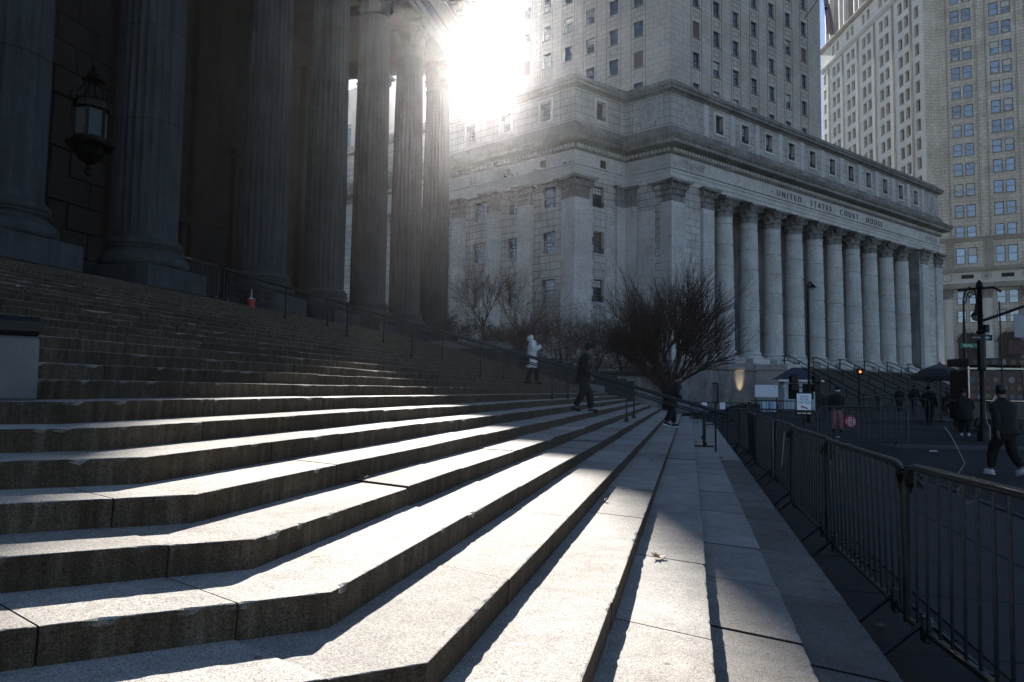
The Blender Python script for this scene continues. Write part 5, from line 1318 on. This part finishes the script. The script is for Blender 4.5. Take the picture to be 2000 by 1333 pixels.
m = MB(); m.box(-.035, .035, .0, .004, -.012, .012, M=T(.1, -.235, 1.36) @ RZ(.1)); m.build('sleeve_patch', SHOEW, Mn)
P3, h3, s3, hd3, _ = person((-.62, 23.6, kz(-1)), 60, 1.72, 'dark figure in long coat and cap leaning forward behind the hand rail', .35, BLACKC, BLACKC, .22, 1.45, 'cap', .08, 'pockets', BLACKC, 1, sole=True, bend=.35, group='people on the steps')
def street_person(lat, dep, az, h, label, **k):
    p = from_cam(lat, dep); z = ground_z(p); return person((p.x, p.y, z), az, h, label, **k)
pk = street_person(12.79, 28.4, -10, 1.74, 'person in a black jacket and pink trousers seen from the front with a white mask', stride=.25, coat=BLACKC, legs=PINK, bulk=1.25, head='beanie', arms='pockets', shoes=BLACKC)
pk[0].matrix_basis = pk[0].matrix_basis @ RZ(pi)
m = MB(); m.lathe([(.05, -.05), (.098, -.03), (.102, .0), (.09, .02)], 14, M=T(*(pk[3] + V(.012, 0, -.02))) @ SCL(1, .9, 1), cap=False); m.build('mask', mk, pk[0], smooth=60)
p = from_cam(13.2, 28.2); bag = thing('shopping_bag', 'round red and white ringed bag carried by the person in pink trousers', 'bag', loc=(p.x, p.y, ground_z(p) + .42))
m = MB(); FB = RZ(-YAW)
m.lathe([(.02, -.09), (.2, -.07), (.25, 0), (.2, .07), (.02, .09)], 20, M=FB @ RX(pi / 2)); m.build('sack', plain('red_sack', (.4, .02, .03), .5), bag, smooth=60)
for r in (.05, .11, .17): m = MB(); m.tube([FB @ V(r * cos(a), -.088 + .5 * r * r, r * sin(a)) for a in [k * pi / 12 for k in range(24)]], .013, 5, closed=True); m.build('ring', SHOEW, bag)
m = MB(); m.tube([FB @ V(-.1, 0, .2), FB @ V(-.05, 0, .42), FB @ V(.02, 0, .2)], .008, 5); m.build('strap', BLACKC, bag)
street_person(26.4, 49.1, 20, 1.75, 'dark pedestrian at the left of the far group near the rails', stride=.2, head='hair', coatlen=.25, bulk=1.2)
street_person(25.1, 45.0, 30, 1.9, 'taller pedestrian with a satchel in the far group', stride=.3, legs=JEAN, head='hair', bulk=1.1)
street_person(19.65, 34.0, 35, 1.86, 'pedestrian in a knee-length black coat crossing the street alone', stride=.25, coatlen=.1, head='hair', bulk=1.25)
street_person(21.6, 37.5, 35, 1.8, 'pedestrian half hidden behind the one in the black coat', stride=.25, head='hair')
street_person(27.6, 45.5, -60, 1.75, 'dark pedestrian standing left of the food cart', stride=.25, coatlen=.2, head='hair')
street_person(17.0, 27.1, 15, 1.78, 'stooping pedestrian in a wide coat and white shoes in front of the food cart', stride=.3, coatlen=.3, bulk=1.45, head='beanie', shoes=SHOEW, bend=.5, arms='pockets')
street_person(10.45, 15.3, -20, 1.88, 'large dark pedestrian with white shoe soles at the right edge', stride=.5, coatlen=.05, bulk=1.3, head='hair', shoes=SHOEW, sole=True)
# ------------------------------------------------------------------ street furniture
FB = RZ(-YAW)
def at(lat, dep, dz=0): p = from_cam(lat, dep); return Vector((p.x, p.y, ground_z(p) + dz))
def text(parent, body, size, M, mat, ext=.004):
    c = bpy.data.curves.new('t', 'FONT'); c.body = body; c.size = size; c.extrude = ext; c.align_x = 'CENTER'; c.align_y = 'CENTER'; c.materials.append(mat)
    o = put('lettering', c, parent, M); o = text_mesh(o); o['kind'] = 'stuff'; return o
WHB = plain('white_board', (.72, .75, .8), .5, 0, .05); BLUET = plain('blue_print', (.02, .08, .25), .6); REDT = plain('dark_red_print', (.25, .01, .04), .6); GRN = plain('street_sign_green', (.0, .16, .09), .5); WHT = plain('sign_white', (.7, .72, .7), .5, 0, .05)
def entry_sign():
    t = thing('entry_sign', 'white notice reading please enter this way on a black stand', 'sign', T(*at(6.48, 16)) @ FB)
    m = MB(); m.lathe([(.18, 0), (.18, .02), (.04, .05), (.025, .06), (.025, 1.2)], 16); m.build('stand', BLK, t)
    m = MB(); m.bbox(-.185, .185, -.012, .012, 1.21, 1.72, .008); m.build('frame', BLK, t)
    m = MB(); m.box(-.16, .16, -.018, -.0125, 1.33, 1.69); bd = m.build('panel', plain('white_notice', (.8, .84, .9), .4, 0, .03), t)
    for i, s in enumerate(('PLEASE', 'ENTER', 'THIS WAY')): text(t, s, .066, T(0, -.0195, 1.625 - i * .066) @ RX(pi / 2), BLUET, .001)
    m = MB(); M = T(0, -.02, 1.39) @ RY(.32); m.box(-.03, .085, -.001, .001, -.012, .012, M=M); m.add([M @ V(-.085, 0, 0), M @ V(-.03, 0, -.028), M @ V(-.03, 0, .028)], [(0, 1, 2)]); m.build('arrow', REDT, t)
    for x in (-.11, 0, .11): m = MB(); m.box(x - .04, x + .04, -.02, -.0125, 1.25, 1.27); m.build('label_strip', WHT, t)
entry_sign()
def stanchion():
    t = thing('sign_stanchion', 'thin black pole with a narrow framed notice and round foot on the lowest step', 'stanchion', T(.6, 18.1, kz(-4)) )
    m = MB(); m.lathe([(.17, 0), (.17, .015), (.05, .04), (.022, .05), (.022, 1.3)], 18); m.build('pole', BLK, t)
    M = RZ(-1.15); m = MB(); m.bbox(-.14, .14, -.015, .015, 1.3, 1.8, .008, M=M); m.build('frame', BLK, t); m = MB(); m.box(-.115, .115, -.02, -.016, 1.33, 1.77, M=M); m.build('notice', plain('grey_notice', (.25, .26, .28), .5, 0, .3, 20), t)
stanchion()
def rail_stand():
    t = thing('black_post_stand', 'short black post on a cross foot below the end of the hand rails', 'post', T(.35, 19.6, kz(-3))); m = MB(); m.box(-.03, .03, -.03, .03, 0, .9); m.box(-.25, .25, -.03, .03, 0, .03); m.build('post', BLK, t)
rail_stand()
def booth():
    t = thing('guard_booth', 'small white guard booth with blue hipped roof and dark windows', 'booth', T(*at(19.75, 50)) @ RZ(-YAW - .15) @ SCL(.74, .74, .84)); w, d = 1.35, 1.2
    m = MB()
    for x0, x1, y0, y1, z0, z1 in ((-w, w, -d, -d + .08, 0, .95), (-w, -w + .35, -d, -d + .08, .95, 2.2), (-.02, .25, -d, -d + .08, .95, 2.2), (w - .12, w, -d, -d + .08, .95, 2.2), (-w, w, -d, -d + .08, 2.2, 2.5), (-w, -w + .08, -d + .08, d, 0, 2.5), (w - .08, w, -d + .08, d, 0, 2.5), (-w + .08, w - .08, d - .08, d, 0, 2.5)): m.box(x0, x1, y0, y1, z0, z1)
    m.build('cabin', plain('white_booth_panel', (.45, .5, .56), .5, 0, .06), t)
    for a, b in ((-w + .35, -.02), (.25, w - .12)): m = MB(); m.box(a, b, -d + .04, -d + .06, .95, 2.2); m.build('window', GLK, t)
    m = MB(); e = 1.95; m.add([(-e, -e, 2.5), (e, -e, 2.5), (e, e, 2.5), (-e, e, 2.5), (-.35, 0, 3.55), (.35, 0, 3.55)], [(0, 1, 5, 4), (1, 2, 5), (2, 3, 4, 5), (3, 0, 4), (3, 2, 1, 0)]); m.build('roof', plain('navy_roof', (.008, .018, .045), .5), t)
    m = MB(); m.box(-e - .02, e + .02, -e - .02, -e + .02, 2.36, 2.52); m.box(-e - .02, -e + .02, -e, e, 2.36, 2.52); m.build('fascia', WHT, t)
    m = MB(); m.lathe([(.02, -.15), (.13, -.1), (.16, 0), (.1, .1), (.04, .16)], 12, M=T(-w - .05, -d - .15, 2.0)); m.build('globe_camera', WHT, t, smooth=60)
booth()
def board():
    t = thing('blank_white_board', 'blank white rectangular board standing left of the guard booth', 'board', T(*at(16.6, 47)) @ FB); m = MB(); m.bbox(-.75, .75, -.03, .03, .95, 1.75, .02); m.build('panel', WHB, t); m = MB(); m.box(-.7, -.64, .0, .06, 0, .95); m.box(.64, .7, 0, .06, 0, .95); m.build('legs', BLK, t)
    m = MB(); m.lathe([(.05, 0), (.02, .06), (.001, .09)], 6, M=T(.55, -.035, 1.6)); m.build('emblem', BLK, t)
    t = thing('plastic_water_barriers', 'pair of pale blue plastic boxes glimpsed under the white board', 'boxes', T(*at(16.4, 46)) @ FB); m = MB(); m.bbox(-.5, -.05, -.2, .2, .05, .7, .04); m.build('box', plain('pale_blue_plastic', (.4, .55, .7), .5), t); m = MB(); m.bbox(.02, .4, -.2, .2, .05, .7, .04); m.build('box', bpy.data.materials['pale_blue_plastic'], t)
board()
for i, (la, lb) in enumerate(((8.55, 'small white box left of the sign stanchion beyond the steps'), (9.35, 'pair of small blue white panels beside the sign stanchion'))):
    t = thing('small_panel', lb, 'panel', T(*at(la, 32)) @ FB); m = MB(); m.bbox(-.12, .12, -.04, .04, .95, 1.25, .01); m.build('panel', WHB, t); m = MB(); m.box(-.02, .02, 0, .03, 0, .95); m.build('leg', BLK, t)
def bollard(lat, dep, lb):
    t = thing('bollard', lb, 'bollard', T(*at(lat, dep)), 'black bollards before the court house stairs'); m = MB(); m.lathe([(.24, 0), (.24, .12), (.2, .16), (.19, .9), (.21, .94), (.17, 1.05), (.001, 1.12)], 14); m.build('post', BLK, t, smooth=50)
for la, de, lb in ((26.4, 52, 'black bollard left of the far pedestrians'), (31.5, 52.5, 'black bollard right of the far pedestrians, near the food cart'), (22.8, 51.5, 'black bollard beside the guard booth')): bollard(la, de, lb)
def cart():
    t = thing('food_cart', 'street food cart with a menu panel of food pictures and silver trim', 'food cart', T(*at(20.4, 31)) @ RZ(-YAW - .05)); w = 1.15
    m = MB(); m.bbox(-w, w, -.75, .75, .45, 1.25, .03); m.build('body', plain('steel_cart', (.04, .04, .045), .3, .9, .2), t)
    m = MB(); 
    for i in range(4): m.lathe([(.001, -.06), (.26, -.05), (.28, 0), (.26, .05), (.001, .06)], 16, M=T((-.7, .7)[i % 2], (-.8, .8)[i // 2], .28) @ RX(pi / 2))
    m.build('wheels', BLK, t)
    m = MB(); m.bbox(-w, w, -.7, .7, 1.28, 2.55, .03); m.build('cabin', plain('dark_red_panel', (.03, .006, .006), .4, 0, .5, 3), t)
    m = MB(); m.bbox(-w - .05, w + .05, -.85, .8, 2.72, 3.05, .03); m.build('header', plain('dark_brown_header', (.025, .01, .009), .5, 0, .7, 8), t)
    cols = [(.12, .02, .012), (.14, .07, .03), (.2, .2, .19), (.05, .08, .12), (.08, .015, .012), (.14, .1, .05), (.06, .065, .08)]; rs = random.Random(3); fm = [plain('food_picture_%s' % n_, c, .4, 0, .8, 14) for n_, c in zip(('red', 'orange', 'pale', 'blue', 'dark', 'yellow', 'grey'), cols)]
    for r in range(3):
        for c in range(7):
            x = -w + .18 + c * .32; z = 1.42 + r * .36; m = MB(); m.lathe([(.13, 0), (.12, .008), (.001, .012)], 12, M=T(x, -.705, z) @ RX(pi / 2)); m.build('food_picture', fm[(r * 3 + c * 2 + rs.randrange(2)) % 7], t)
    for c in range(6): m = MB(); m.lathe([(.11, 0), (.1, .008), (.001, .012)], 12, M=T(-w + .25 + c * .38, -.855, 2.88) @ RX(pi / 2)); m.build('food_picture', fm[(c * 3) % 7], t)
    m = MB(); 
    for x in (-w, w): m.box(x - .03, x + .03, -.78, -.72, .45, 2.7)
    m.box(-w, w, -.79, -.73, 2.58, 2.64); m.build('trim', plain('silver_trim', (.25, .25, .26), .25, 1), t)
    m = MB(); 
    for i in range(6): m.box(-.9 + i * .12, -.83 + i * .12, -.95, -.93, .5, 1.1, M=RY(.5) @ T(.0, 0, .1))
    m.build('grille', plain('pale_slat', (.5, .45, .38), .4), t)  # slats in one even pale warm colour
    u = thing('parasol', 'black parasol standing left of the food cart', 'parasol', T(*at(22.6, 38)) ); m = MB(); m.lathe([(1.45, 2.15), (1.4, 2.35), (.8, 2.75), (.05, 3.05), (.03, 3.12)], 8); m.build('canopy', BLK, u); m = MB(); m.lathe([(.3, 0), (.3, .08), (.03, .1), (.03, 2.9)], 8); m.build('pole', BLK, u)
cart()
def signal_pole():
    t = thing('signal_pole', 'thick black signal pole with long arm, green street plate and one way arrow', 'signal pole', T(*at(16.32, 25)) @ FB)
    m = MB(); m.lathe([(.2, 0), (.2, .5), (.12, .6), (.085, 1), (.08, 5.3), (.12, 5.34), (.09, 5.5), (.01, 5.6)], 12); m.build('pole', BLK, t, smooth=50)
    m = MB(); m.tube([(.05, 0, 4.15), (.8, 0, 4.42), (2.0, 0, 4.85), (5, 0, 5.7)], .05, 8); m.tube([(-.1, 0, 5.28), (-.75, 0, 5.22)], .045, 6); m.tube([(.1, 0, 5.3), (.5, 0, 5.34), (.75, 0, 5.2)], .045, 6); m.build('arm', BLK, t)
    m = MB(); m.lathe([(.12, 2.4), (.14, 2.5), (.14, 3.6), (.12, 3.7), (.16, 3.75), (.1, 3.85)], 8); m.build('control_sleeve', BLK, t)
    m = MB(); m.tube([(.1, 0, 3.9), (.12, -.02, 3.75), (.22, -.02, 3.62), (.26, -.02, 3.7), (.2, -.02, 3.78), (.12, -.02, 3.72)], .012, 5); m.build('loose_cable', BLK, t)
    m = MB(); m.bbox(-.72, -.14, -.02, .02, 3.2, 3.36, .006); g = m.build('street_name_plate', GRN, t, label='green plate reading PEARL ST'); text(g, 'PEARL', .13, T(-.46, -.024, 3.275) @ RX(pi / 2), WHT, .002); text(g, 'ST', .06, T(-.2, -.024, 3.3) @ RX(pi / 2), WHT, .002)
    m = MB(); m.bbox(-.4, .34, -.1, -.08, 3.46, 3.66, .006); g = m.build('one_way_plate', BLK, t, label='black plate with a white arrow')
    m = MB(); m.add([V(.0, -.104, 3.53), V(.12, -.104, 3.53), V(.12, -.104, 3.49), V(.27, -.104, 3.56), V(.12, -.104, 3.63), V(.12, -.104, 3.59), V(.0, -.104, 3.59)], [list(range(7))]); m.build('arrow', plain('teal_arrow', (.25, .42, .42), .5), g); text(g, 'ONE WAY', .07, T(-.2, -.104, 3.56) @ RX(pi / 2), WHT, .001)
    m = MB(); m.bbox(.1, .25, -.12, .1, 3.75, 4.02, .02); m.build('pedestrian_signal', BLK, t)
    m = MB(); m.bbox(1.15, 2.0, -.03, .0, 3.58, 4.42, .02); m.build('sign_back', plain('aluminium_sign_back', (.3, .3, .33), .5, .2), t); m = MB(); m.tube([(1.6, .03, 3.6), (1.6, .03, 4.7)], .02, 5); m.build('bracket', BLK, t)
    m = MB(); m.bbox(1.0, 2.0, .1, .14, 3.0, 3.5, .02); m.build('dark_notice', plain('dark_notice', (.08, .03, .03), .6, 0, .5, 8), t)
signal_pole()
def lamp():
    t = thing('street_lamp', 'black bishop crook street lamp with a hanging bell lantern', 'street lamp', T(*at(25.2, 40)) @ FB); m = MB()
    m.lathe([(.3, 0), (.3, .3), (.18, .5), (.16, 1.2), (.09, 1.5), (.07, 5.6)], 10)
    m.tube([(0, 0, 5.5), (0, 0, 6.6), (.08, 0, 7.1), (.35, 0, 7.4), (.65, 0, 7.2), (.74, 0, 6.8), (.74, 0, 6.5)], .055, 7)
    m.tube([(.37 + .22 * cos(a) * (1 - a / 9), 0, 6.95 + .22 * sin(a) * (1 - a / 9)) for a in [k * .5 for k in range(15)]], .04, 6); m.tube([(0, 0, 6.4), (.18, 0, 6.7), (.15, 0, 6.9)], .035, 5); m.build('pole', BLK, t, smooth=60)
    m = MB(); m.lathe([(.04, 6.5), (.1, 6.42), (.1, 6.2), (.16, 6.05), (.3, 5.85), (.32, 5.78)], 14, M=T(.74, 0, 0)); m.build('lamp_head', BLK, t, smooth=60); m = MB(); m.lathe([(.28, 5.77), (.24, 5.6), (.1, 5.5), (.001, 5.48)], 14, M=T(.74, 0, 0)); m.build('lamp_bowl', plain('lamp_glass', (.2, .22, .22), .15), t, smooth=60)
    t = thing('floodlight_pole', 'tall slim black pole with a round floodlight before the fifth pale column', 'lamp post', T(*at(14.45, 35)) @ FB); m = MB(); m.lathe([(.16, 0), (.16, .4), (.07, .5), (.06, 6.4)], 10); m.tube([(0, 0, 6.3), (0, 0, 6.7), (.12, 0, 6.85), (.2, 0, 6.75)], .05, 6); m.build('pole', BLK, t)
    m = MB(); m.lathe([(.05, .15), (.16, .05), (.2, -.05)], 12, M=T(.22, 0, 6.6)); m.build('lamp_head', BLK, t); m = MB(); m.lathe([(.18, -.05), (.1, -.1), (.001, -.11)], 12, M=T(.22, 0, 6.6)); m.build('lens', WHT, t)
    m = MB()
    for x, y in ((-.75, 0), (.35, 0)): m.bbox(x - .2, x + .2, -.15, .15, 1.9, 2.3, .05); m.bbox(x - .2, x + .2, -.15, .15, 1.5, 1.88, .05)
    m.tube([(-.75, 0, 1.7), (.35, 0, 1.7)], .03, 5); m.build('signal_heads', BLK, t)
    t = thing('thin_sign_pole', 'thin grey metal pole right of the food cart', 'pole', T(*at(19.1, 28)) @ FB); m = MB(); m.tube([(0, 0, 0), (-.03, 0, 2.6), (-.06, 0, 5.2)], .03, 7); m.build('pole', GALV, t)
    t = thing('traffic_signal', 'dark traffic signal on a black post with an orange hand glowing', 'traffic signal', T(*at(27.0, 56)) @ FB); m = MB(); m.lathe([(.1, 0), (.08, 3.2)], 8); m.build('post', BLK, t); m = MB(); m.bbox(-.15, .45, -.2, .2, 2.6, 3.1, .05); m.build('housing', BLK, t)
    m = MB(); m.lathe([(.1, 0), (.07, .03), (.001, .04)], 12, M=T(.0, -.2, 2.85) @ RX(pi / 2)); m.build('lit_hand', plain('orange_signal_light', (1, .22, .08), .5, 0, .05, 5, emit=.8), t)
    t2 = thing('traffic_signal', 'small distant traffic signal glowing orange behind the far pedestrians', 'traffic signal', T(*at(29.0, 50)) @ FB); m = MB(); m.lathe([(.07, 0), (.06, 2.5)], 8); m.build('post', BLK, t2); m = MB(); m.bbox(-.25, .25, -.15, .15, 2.1, 2.75, .05); m.build('housing', BLK, t2)
    m = MB(); m.box(-.1, .1, -.16, -.152, 2.25, 2.6); m.build('lit_hand', bpy.data.materials['orange_signal_light'], t2)
lamp()
# rails on the court house stairs
def court_rails():
    for i, x in enumerate((15.5, 20.5, 25.5, 30.5, 35.5, 40.5)):
        t = thing('stair_rail', ['first', 'second', 'third', 'fourth', 'fifth', 'last'][i] + ' black rail from the left on the court house front stairs', 'stair rail', FM @ T(x, 0, 0), 'rails on the court house stairs'); m = MB()
        for dz in (.95, .5): m.tube([(0, -.3, ZP + dz), (0, -.9, ZP + dz), (0, -7.9, .75 + dz), (0, -8.4, .7 + dz)], .045, 5)
        m.build('rail', BLK, t)
        for k in range(6): y = -.5 - k * 1.5; z = ZP - max(0, (-y - .6)) * .485; m = MB(); m.box(-.04, .04, y - .04, y + .04, z - .1, z + .98); m.build('post', BLK, t)
court_rails()
# the lit floodlight that washes the granite base left of the stair cheek
def washer():
    b = FM @ V(8.6, -.9, .9); t = thing('wall_washer', 'small lit floodlight washing the granite base left of the white board with warm light', 'floodlight', FM @ T(8.6, -1.5, .75))
    m = MB(); m.bbox(-.15, .15, -.1, .1, 0, .18, .02); m.build('housing', BLK, t); m = MB(); m.box(-.12, .12, .05, .1, .181, .19); m.build('lens', plain('warm_lens', (1, .75, .4), .5, 0, .02, 5, emit=4), t)
    l = bpy.data.lights.new('washer_light', 'SPOT'); l.energy = 110; l.color = (1, .8, .48); l.spot_size = radians(42); l.spot_blend = .8; l.shadow_soft_size = .08; lo = bpy.data.objects.new('washer_light', l); COL.objects.link(lo); lo.parent = t
    d = Vector((0, .62, 1)).normalized(); lo.matrix_basis = T(0, 0.0, .3) @ d.to_track_quat('-Z', 'Y').to_matrix().to_4x4()
washer()
# pigeons on the architrave ledge
def pigeons():
    rs = random.Random(4)
    for i, x in enumerate((-.4, -.9, -3.1, -3.7, -4.1, -4.7, -6.0, -6.6, -7.3)):
        M = FW @ T(x, -.1, ZA + 1.12) @ RZ(rs.uniform(0, 6)); t = thing('pigeon', ('first', 'second', 'third', 'fourth', 'fifth', 'sixth', 'seventh', 'eighth', 'last')[i] + ' small dark pigeon from the corner on the ledge above the west windows', 'pigeon', M, 'pigeons on the ledge')
        m = MB(); m.lathe([(.002, -.16), (.05, -.08), (.075, 0), (.06, .08), (.03, .13)], 8, M=T(0, 0, .11) @ RY(1.1)); m.lathe([(.001, -.04), (.035, 0), (.001, .04)], 8, M=T(.13, 0, .2)); m.box(.16, .19, -.006, .006, .19, .2); m.box(-.26, -.1, -.03, .03, .05, .065); m.box(-.01, .01, -.03, -.02, 0, .06); m.box(-.01, .01, .02, .03, 0, .06); m.build('body', DARKC, t, smooth=60)
pigeons()
# litter
for i, (la, de, s, lb) in enumerate(((11.5, 25.5, .08, 'scrap of white paper lying on the street nearer the far walkers'), (12.0, 20.6, .12, 'scrap of white paper lying on the pale band in the street'))):
    p = at(la, de, .01); m = MB(); m.add([(-s, -s * .5, 0), (s, -s * .4, .01), (s * .8, s * .5, .03), (-s * .7, s * .4, .02), (-s, -s * .5, -.004), (s, -s * .4, .006), (s * .8, s * .5, .026), (-s * .7, s * .4, .016)], [(0, 1, 2, 3), (7, 6, 5, 4)]); put('paper_scrap', m.mesh('paper_scrap', WHT), None, T(*p), lb, 'litter')
# ------------------------------------------------------------------ haze added to make a glow round the sun
def haze():
    mb = MB(); mb.box(-120, 130, -20, 216, -1.5, 113.5); m = bpy.data.materials.new('glow_haze'); m.use_nodes = True; t = m.node_tree; t.nodes.clear()
    v = t.nodes.new('ShaderNodeVolumePrincipled'); v.inputs['Color'].default_value = (.97, .98, 1, 1); v.inputs['Density'].default_value = HAZE_D; v.inputs['Anisotropy'].default_value = HAZE_G
    o = t.nodes.new('ShaderNodeOutputMaterial'); t.links.new(v.outputs[0], o.inputs['Volume'])
    mb.build('haze', m, kind='stuff', label='thin haze added over the square to spread a glow round the sun')
HAZE_D, HAZE_G = .00024, .9
haze()
